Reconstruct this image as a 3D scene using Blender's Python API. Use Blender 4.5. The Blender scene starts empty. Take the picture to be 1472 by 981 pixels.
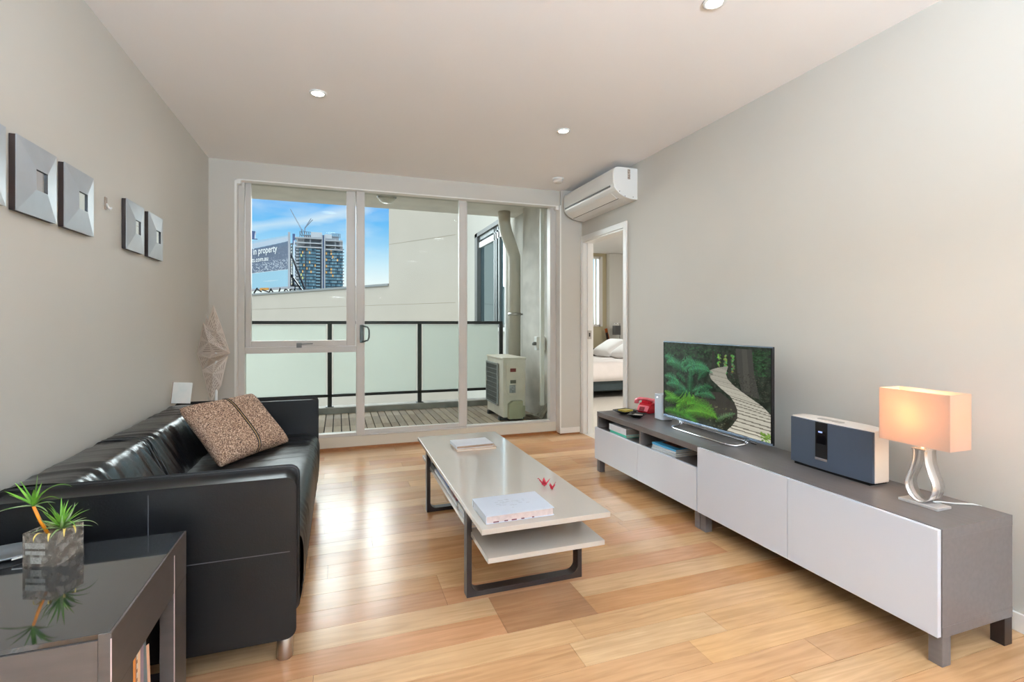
import bpy, math, random
import numpy as np
from mathutils import Vector, Matrix
random.seed(7); rng = np.random.default_rng(7)
SC = bpy.context.scene
COL = SC.collection
PI = math.pi
# ---------------------------------------------------------------- camera
F, U0, V0, CH = 715.0, 487.0, 464.5, 1.17
PSI = math.atan((736 - U0) / F); CS, SN = math.cos(PSI), math.sin(PSI)
cd = bpy.data.cameras.new('camera'); cam = bpy.data.objects.new('camera', cd); COL.objects.link(cam)
cam.location = (0, 0, CH); cam.rotation_euler = (PI/2, 0, -PSI)
cd.sensor_width = 36; cd.lens = F/1472*36; cd.shift_y = -(490.5 - V0)/1472; cd.clip_start = .05; cd.clip_end = 2000
SC.camera = cam
def at(u, v=None, x=None, y=None, z=None, D=None):
    """measured point of the photograph on a known plane -> metres in the room"""
    r = (u - U0)*CS/F
    if D is None:
        if y is not None: D = y*CS/(1 - SN*r)
        elif x is not None: D = x/r
        else: D = F*(CH - z)/(v - V0)
    xx = r*D; yy = (D - xx*SN)/CS
    zz = CH - (v - V0)*D/F if v is not None else 0
    return Vector((xx, yy, zz))
# ---------------------------------------------------------------- materials
def lin(c):
    return tuple((x/255/12.92 if x/255 <= .04045 else ((x/255+.055)/1.055)**2.4) for x in c)
def newmat(name):
    m = bpy.data.materials.new(name); m.use_nodes = True
    nt = m.node_tree; nt.nodes.clear()
    o = nt.nodes.new('ShaderNodeOutputMaterial'); return m, nt, o
def mat(name, col, rough=.5, metal=0, var=0, vscale=8, bump=0, bscale=60, stretch=None, spec=.5, emit=None, es=0, col2=None, coat=0):
    m, nt, o = newmat(name); N = nt.nodes; L = nt.links
    b = N.new('ShaderNodeBsdfPrincipled'); L.new(b.outputs[0], o.inputs[0])
    c = lin(col); b.inputs['Base Color'].default_value = (*c, 1)
    b.inputs['Roughness'].default_value = rough; b.inputs['Metallic'].default_value = metal
    b.inputs['Specular IOR Level'].default_value = spec
    if coat: b.inputs['Coat Weight'].default_value = coat; b.inputs['Coat Roughness'].default_value = .05
    if emit: b.inputs['Emission Color'].default_value = (*lin(emit), 1); b.inputs['Emission Strength'].default_value = es
    tc = N.new('ShaderNodeTexCoord'); mp = N.new('ShaderNodeMapping'); L.new(tc.outputs['Object'], mp.inputs[0])
    if stretch: mp.inputs['Scale'].default_value = stretch
    if var or col2:
        n = N.new('ShaderNodeTexNoise'); n.inputs['Scale'].default_value = vscale; n.inputs['Detail'].default_value = 5
        L.new(mp.outputs[0], n.inputs[0])
        r = N.new('ShaderNodeValToRGB'); L.new(n.outputs[0], r.inputs[0]); L.new(r.outputs[0], b.inputs['Base Color'])
        c2 = lin(col2) if col2 else tuple(x*(1-var) for x in c)
        c1 = c if col2 else tuple(min(1, x*(1+var*.5)) for x in c)
        r.color_ramp.elements[0].position = .35; r.color_ramp.elements[1].position = .65
        r.color_ramp.elements[0].color = (*c2, 1); r.color_ramp.elements[1].color = (*c1, 1)
    if bump:
        n = N.new('ShaderNodeTexNoise'); n.inputs['Scale'].default_value = bscale; n.inputs['Detail'].default_value = 4
        L.new(mp.outputs[0], n.inputs[0])
        bp = N.new('ShaderNodeBump'); bp.inputs['Strength'].default_value = bump; bp.inputs['Distance'].default_value = .002
        L.new(n.outputs[0], bp.inputs['Height']); L.new(bp.outputs[0], b.inputs['Normal'])
    return m
def attr_mat(name, rough=.4, emit=0, grain=False, spec=.5):
    m, nt, o = newmat(name); N = nt.nodes; L = nt.links
    b = N.new('ShaderNodeBsdfPrincipled'); L.new(b.outputs[0], o.inputs[0]); b.inputs['Roughness'].default_value = rough
    b.inputs['Specular IOR Level'].default_value = spec
    a = N.new('ShaderNodeVertexColor'); a.layer_name = 'Col'
    src = a.outputs[0]
    if grain:
        tc = N.new('ShaderNodeTexCoord'); mp = N.new('ShaderNodeMapping'); mp.inputs['Scale'].default_value = (1.2, 16, 1)
        L.new(tc.outputs['Object'], mp.inputs[0])
        n = N.new('ShaderNodeTexNoise'); n.inputs['Scale'].default_value = 2.2; n.inputs['Detail'].default_value = 9; n.inputs['Distortion'].default_value = 1.2
        L.new(mp.outputs[0], n.inputs[0])
        r = N.new('ShaderNodeValToRGB'); L.new(n.outputs[0], r.inputs[0])
        r.color_ramp.elements[0].position = .3; r.color_ramp.elements[1].position = .72
        r.color_ramp.elements[0].color = (.80, .76, .70, 1); r.color_ramp.elements[1].color = (1.08, 1.08, 1.08, 1)
        mx = N.new('ShaderNodeMix'); mx.data_type = 'RGBA'; mx.blend_type = 'MULTIPLY'; mx.inputs['Factor'].default_value = 1
        L.new(src, mx.inputs['A']); L.new(r.outputs[0], mx.inputs['B'])
        n2 = N.new('ShaderNodeTexNoise'); n2.inputs['Scale'].default_value = 3.1; n2.inputs['Detail'].default_value = 3; L.new(tc.outputs['Object'], n2.inputs[0])
        r2 = N.new('ShaderNodeValToRGB'); L.new(n2.outputs[0], r2.inputs[0]); r2.color_ramp.elements[0].position = .35; r2.color_ramp.elements[1].position = .65
        r2.color_ramp.elements[0].color = (.90, .87, .84, 1); r2.color_ramp.elements[1].color = (1.03, 1.03, 1.03, 1)
        m2 = N.new('ShaderNodeMix'); m2.data_type = 'RGBA'; m2.blend_type = 'MULTIPLY'; m2.inputs['Factor'].default_value = 1
        L.new(mx.outputs['Result'], m2.inputs['A']); L.new(r2.outputs[0], m2.inputs['B']); src = m2.outputs['Result']
        n3 = N.new('ShaderNodeTexNoise'); n3.inputs['Scale'].default_value = 5; L.new(mp.outputs[0], n3.inputs[0])
        mr = N.new('ShaderNodeMapRange'); mr.inputs['To Min'].default_value = rough-.04; mr.inputs['To Max'].default_value = rough+.08
        L.new(n3.outputs[0], mr.inputs['Value']); L.new(mr.outputs[0], b.inputs['Roughness'])
    L.new(src, b.inputs['Base Color'])
    if emit:
        L.new(src, b.inputs['Emission Color']); b.inputs['Emission Strength'].default_value = emit
        b.inputs['Base Color'].default_value = (0, 0, 0, 1)
        for l in list(L):
            if l.to_socket == b.inputs['Base Color']: L.remove(l)
    return m
def glass(name, tint=(245, 250, 248), refl=1.0, frost=0):
    m, nt, o = newmat(name); N = nt.nodes; L = nt.links
    t = N.new('ShaderNodeBsdfTransparent'); t.inputs[0].default_value = (*lin(tint), 1)
    g = N.new('ShaderNodeBsdfGlossy'); g.inputs['Roughness'].default_value = .01
    f = N.new('ShaderNodeFresnel'); f.inputs[0].default_value = 1.45
    k = N.new('ShaderNodeMath'); k.operation = 'MULTIPLY'; k.inputs[1].default_value = refl; L.new(f.outputs[0], k.inputs[0])
    mx = N.new('ShaderNodeMixShader'); L.new(k.outputs[0], mx.inputs[0]); L.new(t.outputs[0], mx.inputs[1]); L.new(g.outputs[0], mx.inputs[2])
    L.new(mx.outputs[0], o.inputs[0]); return m
# ---------------------------------------------------------------- mesh building
class MB:
    def __init__(s): s.v = []; s.f = []; s.mi = []; s.sm = []; s.fc = []
    def face(s, idx, mi=0, sm=False, c=None): s.f.append(idx); s.mi.append(mi); s.sm.append(sm); s.fc.append(c)
    def quad(s, a, b, c, d, mi=0, col=None, sm=False):
        n = len(s.v); s.v += [tuple(a), tuple(b), tuple(c), tuple(d)]; s.face([n, n+1, n+2, n+3], mi, sm, col)
    def box(s, x0, x1, y0, y1, z0, z1, mi=0, col=None, M=None):
        n = len(s.v); P = [(x, y, z) for z in (z0, z1) for y in (y0, y1) for x in (x0, x1)]
        if M is not None: P = [tuple(M @ Vector(p)) for p in P]
        s.v += P
        for q in ((0, 2, 3, 1), (4, 5, 7, 6), (0, 1, 5, 4), (2, 6, 7, 3), (0, 4, 6, 2), (1, 3, 7, 5)):
            s.face([n+i for i in q], mi, False, col)
        return s
    def bar(s, a, b, w, h=None, mi=0, up=(0, 0, 1), col=None):
        a, b = Vector(a), Vector(b); h = h or w; d = (b-a); L = d.length; d.normalize()
        u = Vector(up)
        if abs(d.dot(u)) > .99: u = Vector((1, 0, 0))
        sx = d.cross(u).normalized(); sy = sx.cross(d).normalized()
        M = Matrix((( sx.x, d.x, sy.x, a.x), (sx.y, d.y, sy.y, a.y), (sx.z, d.z, sy.z, a.z), (0, 0, 0, 1)))
        return s.box(-w/2, w/2, 0, L, -h/2, h/2, mi, col, M)
    def prism(s, prof, fn, t0, t1, mi=0, sm=False, caps=True):
        """closed 2D profile swept from t0 to t1; fn(a,b,t)->xyz"""
        n = len(s.v); k = len(prof)
        for t in (t0, t1): s.v += [tuple(fn(a, b, t)) for a, b in prof]
        for i in range(k):
            j = (i+1) % k; s.face([n+i, n+j, n+k+j, n+k+i], mi, sm)
        if caps: s.face([n+i for i in range(k)][::-1], mi); s.face([n+k+i for i in range(k)], mi)
        return s
    def tube(s, pts, r, seg=10, mi=0, closed=False, cap=True):
        pts = [Vector(p) for p in pts]; n0 = len(s.v); k = len(pts); R = r if isinstance(r, (list, tuple)) else [r]*k
        prev = None
        for i, p in enumerate(pts):
            a = pts[(i-1) % k] if (i or closed) else p; b = pts[(i+1) % k] if (i < k-1 or closed) else p
            d = (b-a).normalized()
            if prev is None:
                w = Vector((0, 0, 1)) if abs(d.z) < .9 else Vector((1, 0, 0)); sx = d.cross(w).normalized()
            else: sx = (prev - d*prev.dot(d)).normalized()
            prev = sx; sy = d.cross(sx)
            for q in range(seg):
                th = 2*PI*q/seg; s.v.append(tuple(p + sx*(R[i]*math.cos(th)) + sy*(R[i]*math.sin(th))))
        for i in range(k if closed else k-1):
            for q in range(seg):
                a = n0+i*seg+q; b = n0+i*seg+(q+1) % seg; j = (i+1) % k
                s.face([a, b, n0+j*seg+(q+1) % seg, n0+j*seg+q], mi, True)
        if cap and not closed:
            s.face([n0+q for q in range(seg)][::-1], mi); s.face([n0+(k-1)*seg+q for q in range(seg)], mi)
        return s
    def lathe(s, prof, c, seg=32, mi=0, sm=True):
        n0 = len(s.v); k = len(prof)
        for r, z in prof:
            for q in range(seg):
                th = 2*PI*q/seg; s.v.append((c[0]+r*math.cos(th), c[1]+r*math.sin(th), c[2]+z))
        for i in range(k-1):
            for q in range(seg):
                a = n0+i*seg+q; b = n0+i*seg+(q+1) % seg; s.face([a, b, b+seg, a+seg], mi, sm)
        s.face([n0+q for q in range(seg)][::-1], mi); s.face([n0+(k-1)*seg+q for q in range(seg)], mi)
        return s
    def grid(s, fn, nu, nv, mi=0, sm=True, colfn=None, skip=None):
        n0 = len(s.v)
        for j in range(nv+1):
            for i in range(nu+1): s.v.append(tuple(fn(i/nu, j/nv)))
        for j in range(nv):
            for i in range(nu):
                a = n0+j*(nu+1)+i; s.face([a, a+1, a+nu+2, a+nu+1], mi, sm, colfn(i, j) if colfn else None)
        return s
    def xf(s, M):
        s.v = [tuple(M @ Vector(p)) for p in s.v]; return s
def mkobj(name, mb, mats, parent=None, bevel=0, segs=2, loc=None, sub=0, weld=False):
    me = bpy.data.meshes.new(name); me.from_pydata(mb.v, [], mb.f); me.update()
    mats = mats if isinstance(mats, (list, tuple)) else [mats]
    for m in mats: me.materials.append(m)
    me.polygons.foreach_set('material_index', mb.mi); me.polygons.foreach_set('use_smooth', mb.sm)
    if any(c is not None for c in mb.fc):
        ca = me.color_attributes.new('Col', 'FLOAT_COLOR', 'CORNER'); arr = []
        for f, c in zip(mb.f, mb.fc):
            c = c if c is not None else (.5, .5, .5)
            arr += [c[0], c[1], c[2], 1.0]*len(f)
        ca.data.foreach_set('color', arr)
    o = bpy.data.objects.new(name, me); COL.objects.link(o)
    if weld:
        md = o.modifiers.new('weld', 'WELD'); md.merge_threshold = .0002
    if bevel:
        md = o.modifiers.new('bevel', 'BEVEL'); md.width = bevel; md.segments = segs; md.limit_method = 'ANGLE'; md.angle_limit = .6
        md.harden_normals = False
    if sub:
        md = o.modifiers.new('sub', 'SUBSURF'); md.levels = md.render_levels = sub
    if parent is not None:
        o.parent = parent; o.matrix_parent_inverse = parent.matrix_basis.inverted() if parent.type == 'EMPTY' else Matrix()
    return o
def tag(o, label=None, cat=None, group=None, kind=None):
    if label: o['label'] = label
    if cat: o['category'] = cat
    if group: o['group'] = group
    if kind: o['kind'] = kind
    return o
def thing(name, label, cat, loc=(0, 0, 0), group=None):
    o = bpy.data.objects.new(name, None); COL.objects.link(o); o.location = loc; o.empty_display_size = .05
    bpy.context.view_layer.update()
    return tag(o, label, cat, group)
def struct(name, mb, m, parent=None, bevel=0, label=None):
    o = mkobj(name, mb, m, parent, bevel)
    if parent is None:
        tag(o, label, None, None, 'structure')
    return o
def sgroup(name, loc=(0, 0, 0), label=None):
    o = bpy.data.objects.new(name, None); COL.objects.link(o); o.location = loc; o.empty_display_size = .05
    bpy.context.view_layer.update(); o['kind'] = 'structure'
    if label: o['label'] = label
    return o
def copy_tree(o, loc=None, parent=None):
    c = o.copy(); COL.objects.link(c)
    if parent is not None: c.parent = parent
    if loc is not None: c.location = loc
    for ch in list(o.children): copy_tree(ch, None, c)
    return c
def bx(*a, **k): return MB().box(*a, **k)
def text_mb(body, size, font_extr=0.0):
    cu = bpy.data.curves.new('t', 'FONT'); cu.body = body; cu.size = size; cu.extrude = font_extr; cu.offset = .012; cu.resolution_u = 3
    o = bpy.data.objects.new('t', cu); COL.objects.link(o)
    dg = bpy.context.evaluated_depsgraph_get(); me = bpy.data.meshes.new_from_object(o.evaluated_get(dg))
    mb = MB(); mb.v = [tuple(v.co) for v in me.vertices]
    for p in me.polygons: mb.face(list(p.vertices))
    bpy.data.objects.remove(o); bpy.data.curves.remove(cu); bpy.data.meshes.remove(me)
    return mb
def arc(cx, cy, r, a0, a1, n=6):
    return [(cx + r*math.cos(a0+(a1-a0)*i/n), cy + r*math.sin(a0+(a1-a0)*i/n)) for i in range(n+1)]
def rrect(x0, x1, y0, y1, r, n=5):
    return arc(x1-r, y0+r, r, -PI/2, 0, n)+arc(x1-r, y1-r, r, 0, PI/2, n)+arc(x0+r, y1-r, r, PI/2, PI, n)+arc(x0+r, y0+r, r, PI, 1.5*PI, n)
WS, TOP, SUN, PEN, BED, EXPO, EL, UP, S2 = 1.0, 3.2, 0.2, 8, 60, 0.15, 1.5, 300, 7.5
# ================================================================ MATERIALS
M = {}
M['wall'] = mat('wall_paint', (202, 198, 190), .55, var=.02, vscale=1.5, bump=.05, bscale=300)
M['ceil'] = mat('ceiling_paint', (249, 247, 247), .7, var=.01, vscale=1)
M['trim'] = mat('trim_gloss', (238, 236, 232), .3)
M['alu'] = mat('window_aluminium', (205, 201, 196), .35, var=.04, vscale=3)
M['plinth'] = mat('plinth_paint', (214, 206, 190), .45)
M['bead'] = mat('timber_bead', (150, 95, 48), .4, var=.2, vscale=20, stretch=(1, 6, 6))
M['floor'] = attr_mat('floor_boards', .20, grain=True, spec=.5)
M['gap'] = mat('board_gap', (78, 46, 26), .6)
M['leather'] = mat('black_leather', (8, 8, 10), .40, var=.2, vscale=5, bump=.25, bscale=220, spec=.32)
M['leather2'] = mat('black_leather_glossy', (15, 15, 18), .25, var=.2, vscale=5, bump=.25, bscale=220)  # slightly lighter, smoother leather for the backrest
M['thread'] = mat('black_thread', (14, 14, 15), .5)
M['stitch'] = mat('grey_stitch', (70, 70, 74), .6)
M['steel'] = mat('brushed_steel', (196, 190, 186), .28, 1, var=.08, vscale=30, stretch=(1, 1, .1))
M['chrome'] = mat('chrome', (230, 230, 235), .1, 1)
M['tablebody'] = mat('dark_grey_veneer', (74, 66, 62), .32, var=.1, vscale=14, stretch=(1, 1, 4))
M['blackglass'] = mat('black_glass_top', (34, 36, 38), .04, var=.02, vscale=2, spec=.9, coat=1)
M['beige'] = mat('beige_lacquer', (178, 168, 158), .14, var=.02, vscale=3, coat=.3)
M['edge'] = mat('beige_edge', (184, 160, 132), .35)
M['legdark'] = mat('dark_brown_steel', (26, 14, 13), .4, var=.1, vscale=10)
M['carcass'] = mat('grey_brown_foil', (98, 91, 89), .34, var=.09, vscale=10, stretch=(6, .7, 6))
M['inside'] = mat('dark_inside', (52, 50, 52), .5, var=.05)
M['gloss'] = mat('white_gloss', (208, 214, 226), .09, coat=.5)
M['cwhite'] = mat('white_plastic', (236, 236, 234), .28)
M['grey'] = mat('grey_plastic', (120, 122, 122), .4)
M['dark'] = mat('dark_slot', (38, 38, 40), .5)
M['black'] = mat('black_plastic', (18, 18, 20), .25)
M['silver'] = mat('silver_frame_paint', (178, 184, 190), .35, .25, var=.06, vscale=10)
M['espresso'] = mat('espresso_wood', (42, 30, 28), .4, var=.2, vscale=20)
M['mirror'] = mat('mirror_glass', (245, 247, 250), .02, 1)
M['paper'] = mat('paper_pages', (222, 210, 196), .8, var=.12, vscale=60, stretch=(1, 1, 30))
M['coverwhite'] = mat('white_book_cover', (206, 206, 212), .35, var=.05, vscale=6)
M['red'] = mat('red_gloss', (190, 22, 38), .25, var=.1, vscale=8)
M['crane'] = mat('red_foil_paper', (165, 14, 40), .35, var=.15, vscale=60)
M['concrete'] = mat('concrete', (204, 199, 191), .85, var=.14, vscale=3, bump=.5, bscale=25, stretch=(1, 1, 1.6))
M['concdark'] = mat('concrete_stained', (150, 146, 140), .85, var=.25, vscale=4, bump=.5, bscale=25)
M['render'] = mat('cream_render', (190, 181, 170), .85, var=.03, vscale=1.2, bump=.2, bscale=40)
M['deck'] = None
M['railm'] = mat('charcoal_railing', (34, 36, 36), .45)
M['acout'] = mat('aged_white_steel', (216, 207, 192), .45, var=.08, vscale=8)
M['acgreen'] = mat('aged_green_plastic', (176, 172, 142), .5, var=.08, vscale=8)
M['acdark'] = mat('fan_dark', (66, 68, 70), .6)
M['pipe'] = mat('painted_pipe', (206, 198, 184), .5, var=.06, vscale=5)
M['glass'] = glass('window_glass', refl=.12)
M['sky'] = None
def frosted():
    m, nt, o = newmat('frosted_panel'); N = nt.nodes; L = nt.links
    t = N.new('ShaderNodeBsdfTranslucent'); t.inputs[0].default_value = (*lin((214, 219, 212)), 1)
    d = N.new('ShaderNodeBsdfDiffuse'); d.inputs[0].default_value = (*lin((208, 214, 208)), 1)
    g = N.new('ShaderNodeBsdfGlossy'); g.inputs['Roughness'].default_value = .15; g.inputs[0].default_value = (1, 1, 1, 1)
    tr = N.new('ShaderNodeBsdfTransparent')
    a = N.new('ShaderNodeMixShader'); a.inputs[0].default_value = .5; L.new(t.outputs[0], a.inputs[1]); L.new(d.outputs[0], a.inputs[2])
    b = N.new('ShaderNodeMixShader'); b.inputs[0].default_value = .05; L.new(a.outputs[0], b.inputs[1]); L.new(g.outputs[0], b.inputs[2])
    c = N.new('ShaderNodeMixShader'); c.inputs[0].default_value = .25; L.new(b.outputs[0], c.inputs[1]); L.new(tr.outputs[0], c.inputs[2])
    L.new(c.outputs[0], o.inputs[0]); return m
M['frost'] = frosted()
# ================================================================ ROOM
XL, XR, YB, YW, YF, HC = -1.033, 2.44, 4.78, 4.86, -3.4, 2.556
# floor boards: each board its own colour, boards run across the room
fl = MB(); fl.box(XL, XR, YF, 4.95, -.05, -.003, 1, col=(.1, .05, .02))
PAL = [(206, 163, 119), (200, 154, 108), (212, 171, 128), (196, 146, 100), (203, 158, 116), (209, 165, 118), (188, 138, 94), (214, 175, 134), (192, 142, 104)]
W = .13
k = -40
while True:
    y0 = 1.385 + W*k
    if y0 > 4.95: break
    if y0 < YF-.2: k += 1; continue
    x = XL - random.uniform(0, 1.4); segs = []
    if k in (3, 4): segs = [(XL, .602, None), (.602, .985, (172, 127, 92)), (.985, XR, None)]
    elif k == 0: segs = [(XL, .35, None), (.35, 1.214, None), (1.214, XR, None)]
    elif k == 1: segs = [(XL, -.2, None), (-.2, .794, None), (.794, 1.395, (216, 178, 136)), (1.395, XR, None)]
    else:
        x = XL
        first = random.uniform(.3, 1.6)
        while x < XR:
            x2 = min(XR, x + (first if x == XL else random.uniform(.7, 1.9)))
            if XR - x2 < .15: x2 = XR
            segs.append((x, x2, None)); x = x2
    for a, b, c in segs:
        c = c or random.choice(PAL); j = random.uniform(.84, .97)
        c = tuple(v*j for v in lin(c))
        fl.box(a+.0007, b-.0007, max(y0, YF)+.0008, min(y0+W, 4.95)-.0008, -.004, 0, 0, col=c)
    k += 1
struct('floor', fl, [M['floor'], M['gap']])
struct('ceiling', bx(XL-.1, XR+.1, YF, 4.95, HC, HC+.12), M['ceil'])
struct('wall_left', bx(XL-.12, XL, YF, 4.95, -.05, HC+.1), M['wall'])
struct('wall_front', bx(XL-.1, XR+.1, YF-.12, YF, -.05, HC+.1), M['wall'])
DY0, DY1, DZ = 3.914, 4.725, 2.03
w = MB(); w.box(XR, XR+.11, YF, DY0, -.05, HC+.1); w.box(XR, XR+.11, DY1, 4.95, -.05, HC+.1); w.box(XR, XR+.11, DY0, DY1, DZ, HC+.1)
struct('wall_right', w, M['wall'])
# back wall: strip on the left, bulkhead above the glazing, pier on the right, plinth below
XA, XB = -.84, 2.196
w = MB(); w.box(XL, XA, YB, 4.95, 0, HC); w.box(XA, XB, YB, 4.95, 2.40, HC); w.box(XB, XR, 4.75, 4.95, 0, HC)
struct('wall_back', w, M['wall'])
struct('trim_1', bx(XA, XB, 4.84, 4.94, .022, .12), M['plinth'], label='cream plinth under the balcony glazing')
w = MB(); w.box(XA, XB, 4.825, 4.84, 0, .024); w.box(XB-.012, XB, 4.74, 4.84, 0, .015); w.box(XB-.012, XR-.03, 4.735, 4.75, 0, .015)
struct('trim_2', w, M['bead'], label='brown timber bead along the floor')
w = MB(); w.box(XA, XA+.018, YB-.003, 4.86, .12, 2.40); w.box(XA, XB, YB-.003, 4.86, 2.392, 2.402); w.box(XB-.014, XB, 4.742, 4.86, .06, 2.40)
w.box(XA+.018, XA+.05, YB-.003, YB+.05, 2.36, 2.392); w.box(XB-.045, XB-.014, YB-.003, YB+.05, 2.36, 2.392)
struct('trim_3', w, M['trim'], label='white reveal lining round the balcony glazing')
w = MB(); w.box(XB-.014, XR-.03, 4.736, 4.75, .015, .07); w.box(XB-.014, XB, 4.75, 4.84, .015, .07)
struct('baseboard_back', w, M['trim'])
struct('baseboard_left', bx(XL, XL+.013, YF, YB, 0, .07), M['trim'], bevel=.002)
struct('baseboard_right', bx(XR-.013, XR, YF, 3.85, 0, .07), M['trim'], bevel=.002)
# bedroom doorway
dr = sgroup('door_1', (XR, 4.32, 0), 'white framed doorway to the bedroom')
w = MB(); w.box(XR-.016, XR, 3.863, DY0, 0, DZ+.055); w.box(XR-.016, XR, DY1, 4.749, 0, DZ+.055); w.box(XR-.016, XR, DY0, DY1, DZ, DZ+.055)
struct('architrave', w, M['trim'], dr, bevel=.002)
w = MB(); w.box(XR-.005, XR+.115, DY0-.001, DY0+.016, 0, DZ); w.box(XR-.005, XR+.115, DY1-.016, DY1+.001, 0, DZ); w.box(XR-.005, XR+.115, DY0, DY1, DZ-.016, DZ+.001)
w.box(XR+.04, XR+.075, DY1-.035, DY1-.016, 0, DZ-.016)
struct('door_jamb', w, M['trim'], dr, bevel=.001)
w = bx(XR+.035, XR+.08, DY1-.042, DY1-.035, 1.0, 1.09); struct('latch_plate', w, M['steel'], dr)
struct('latch_slot', bx(XR+.05, XR+.065, DY1-.044, DY1-.0421, 1.025, 1.065), M['dark'], dr)
# ---- glazing
def gx(u, y=YW): return at(u, y=y).x
ZG0, ZT = .15, 2.41
win = sgroup('window_1', (gx(430), YW, .12), 'fixed pane with an awning window above, left of the sliding door')
w = MB(); w.box(XA+.018, gx(352), 4.845, 4.93, .12, ZT+.03); w.box(gx(512), gx(520), 4.8451, 4.93, .12, ZT+.03)
w.box(gx(352), gx(512), 4.8455, 4.93, .12, ZG0); w.box(gx(352), gx(512), 4.846, 4.93, .90, .955)
struct('window_frame', w, M['alu'], win, bevel=.003)
w = MB(); s0, s1 = gx(352)+.004, gx(512)-.006
w.box(s0, gx(361), 4.855, 4.905, .957, ZT); w.box(gx(498), s1, 4.855, 4.905, .957, ZT); w.box(gx(361), gx(498), 4.855, 4.905, .957, 1.012); w.box(gx(361), gx(498), 4.855, 4.905, 2.405, ZT+.02)
struct('awning_sash', w, M['alu'], win, bevel=.004)
struct('upper_pane', bx(gx(360), gx(499), 4.885, 4.889, 1.005, ZT+.01), M['glass'], win)
struct('lower_pane', bx(gx(351), gx(513), 4.885, 4.889, .145, .905), M['glass'], win)
w = MB(); p = at(430, 497, y=4.84)
w.box(p.x-.022, p.x+.022, 4.835, 4.856, p.z-.02, p.z+.022); w.bar((p.x, 4.832, p.z+.012), (p.x+.115, 4.828, p.z+.016), .012, .01); w.tube([(p.x, 4.825, p.z), (p.x, 4.845, p.z)], .014, 12)
struct('window_winder', w, M['grey'], win, bevel=.001)
sd = sgroup('door_2', (gx(590), YW, .12), 'sliding glass door to the balcony')
w = MB(); w.box(gx(512)+.002, gx(524), 4.83, 4.87, .125, ZT+.03); w.box(gx(660), gx(670), 4.86, 4.90, .125, ZT+.03)
w.box(gx(524), gx(660), 4.86, 4.90, .125, ZG0+.02); w.box(gx(524), gx(660), 4.86, 4.90, ZT, ZT+.03)
struct('door_frame', w, M['alu'], sd, bevel=.003)
struct('door_pane', bx(gx(523), gx(661), 4.878, 4.882, ZG0, ZT+.01), M['glass'], sd)
p = at(521, 480, y=4.82); w = MB(); w.box(p.x-.022, p.x+.012, 4.812, 4.83, p.z-.085, p.z+.082)
hp = [(p.x-.002, 4.815, p.z-.07), (p.x+.012, 4.78, p.z-.07), (p.x+.045, 4.77, p.z-.06), (p.x+.056, 4.77, p.z-.035), (p.x+.058, 4.77, p.z), (p.x+.056, 4.77, p.z+.035), (p.x+.045, 4.77, p.z+.06), (p.x+.012, 4.78, p.z+.07), (p.x-.002, 4.815, p.z+.07)]
w.tube(hp, .008, 8); struct('door_handle', w, mat('handle_green_grey', (66, 78, 76), .4), sd, bevel=.003)
w2 = sgroup('window_2', (gx(730), YW, .12), 'tall fixed pane right of the sliding door')
w = MB(); w.box(gx(790), XB-.014, 4.845, 4.93, .12, ZT+.03); w.box(gx(670), gx(790), 4.845, 4.93, .12, ZG0-.012); w.box(gx(670)-.01, gx(673), 4.90, 4.93, .12, ZT+.03); w.box(gx(670), gx(790), 4.845, 4.93, ZT, ZT+.03); w.box(gx(520), gx(670), 4.83, 4.93, .118, .126)
struct('window_frame', w, M['alu'], w2, bevel=.003)
struct('window_pane', bx(gx(671), gx(791), 4.912, 4.916, .135, ZT+.01), M['glass'], w2)
# ================================================================ BALCONY
def deckmat():
    m, nt, o = newmat('deck_boards'); N = nt.nodes; L = nt.links
    b = N.new('ShaderNodeBsdfPrincipled'); L.new(b.outputs[0], o.inputs[0]); b.inputs['Roughness'].default_value = .75
    a = N.new('ShaderNodeVertexColor'); a.layer_name = 'Col'
    tc = N.new('ShaderNodeTexCoord'); mp = N.new('ShaderNodeMapping'); mp.inputs['Scale'].default_value = (20, 2, 1); L.new(tc.outputs['Object'], mp.inputs[0])
    n = N.new('ShaderNodeTexNoise'); n.inputs['Scale'].default_value = 2; n.inputs['Detail'].default_value = 6; L.new(mp.outputs[0], n.inputs[0])
    r = N.new('ShaderNodeValToRGB'); L.new(n.outputs[0], r.inputs[0]); r.color_ramp.elements[0].color = (.7, .68, .66, 1); r.color_ramp.elements[1].color = (1.15, 1.12, 1.1, 1)
    mx = N.new('ShaderNodeMix'); mx.data_type = 'RGBA'; mx.blend_type = 'MULTIPLY'; mx.inputs['Factor'].default_value = 1
    L.new(a.outputs[0], mx.inputs['A']); L.new(r.outputs[0], mx.inputs['B']); L.new(mx.outputs['Result'], b.inputs['Base Color']); return m
M['deck'] = deckmat()
w = MB(); w.box(-1.6, 2.34, 4.95, 6.66, -.12, .0, 1, col=(.05, .04, .03))
x = -1.55; bw = .088
while x < 2.3:
    y = 4.955 - random.uniform(0, .3)
    for yy in (4.955, 5.40, 5.85, 6.30):
        c = random.choice([(176, 160, 142), (164, 150, 136), (182, 166, 150), (158, 140, 124)]); w.box(x, min(x+bw-.011, 2.3), yy, min(yy+.444, 6.65), 0, .025, 0, col=lin(c))
    x += bw
struct('floor_balcony', w, [M['deck'], mat('deck_gap', (40, 36, 33), .9)])
struct('wall_balcony_kerb', bx(-1.6, 2.42, 6.66, 6.86, -.3, .10), M['concdark'], bevel=.01, label='concrete kerb at the balcony edge')
struct('ceiling_balcony', bx(-3, 3.2, 4.95, 6.83, 2.70, 2.95), mat('soffit_concrete', (232, 226, 218), .85, var=.08, vscale=3))
struct('wall_facade_top', bx(-3, 3.2, 4.951, 5.0, 2.44, 2.70), M['concrete'], label='concrete facade above the glazing')
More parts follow.
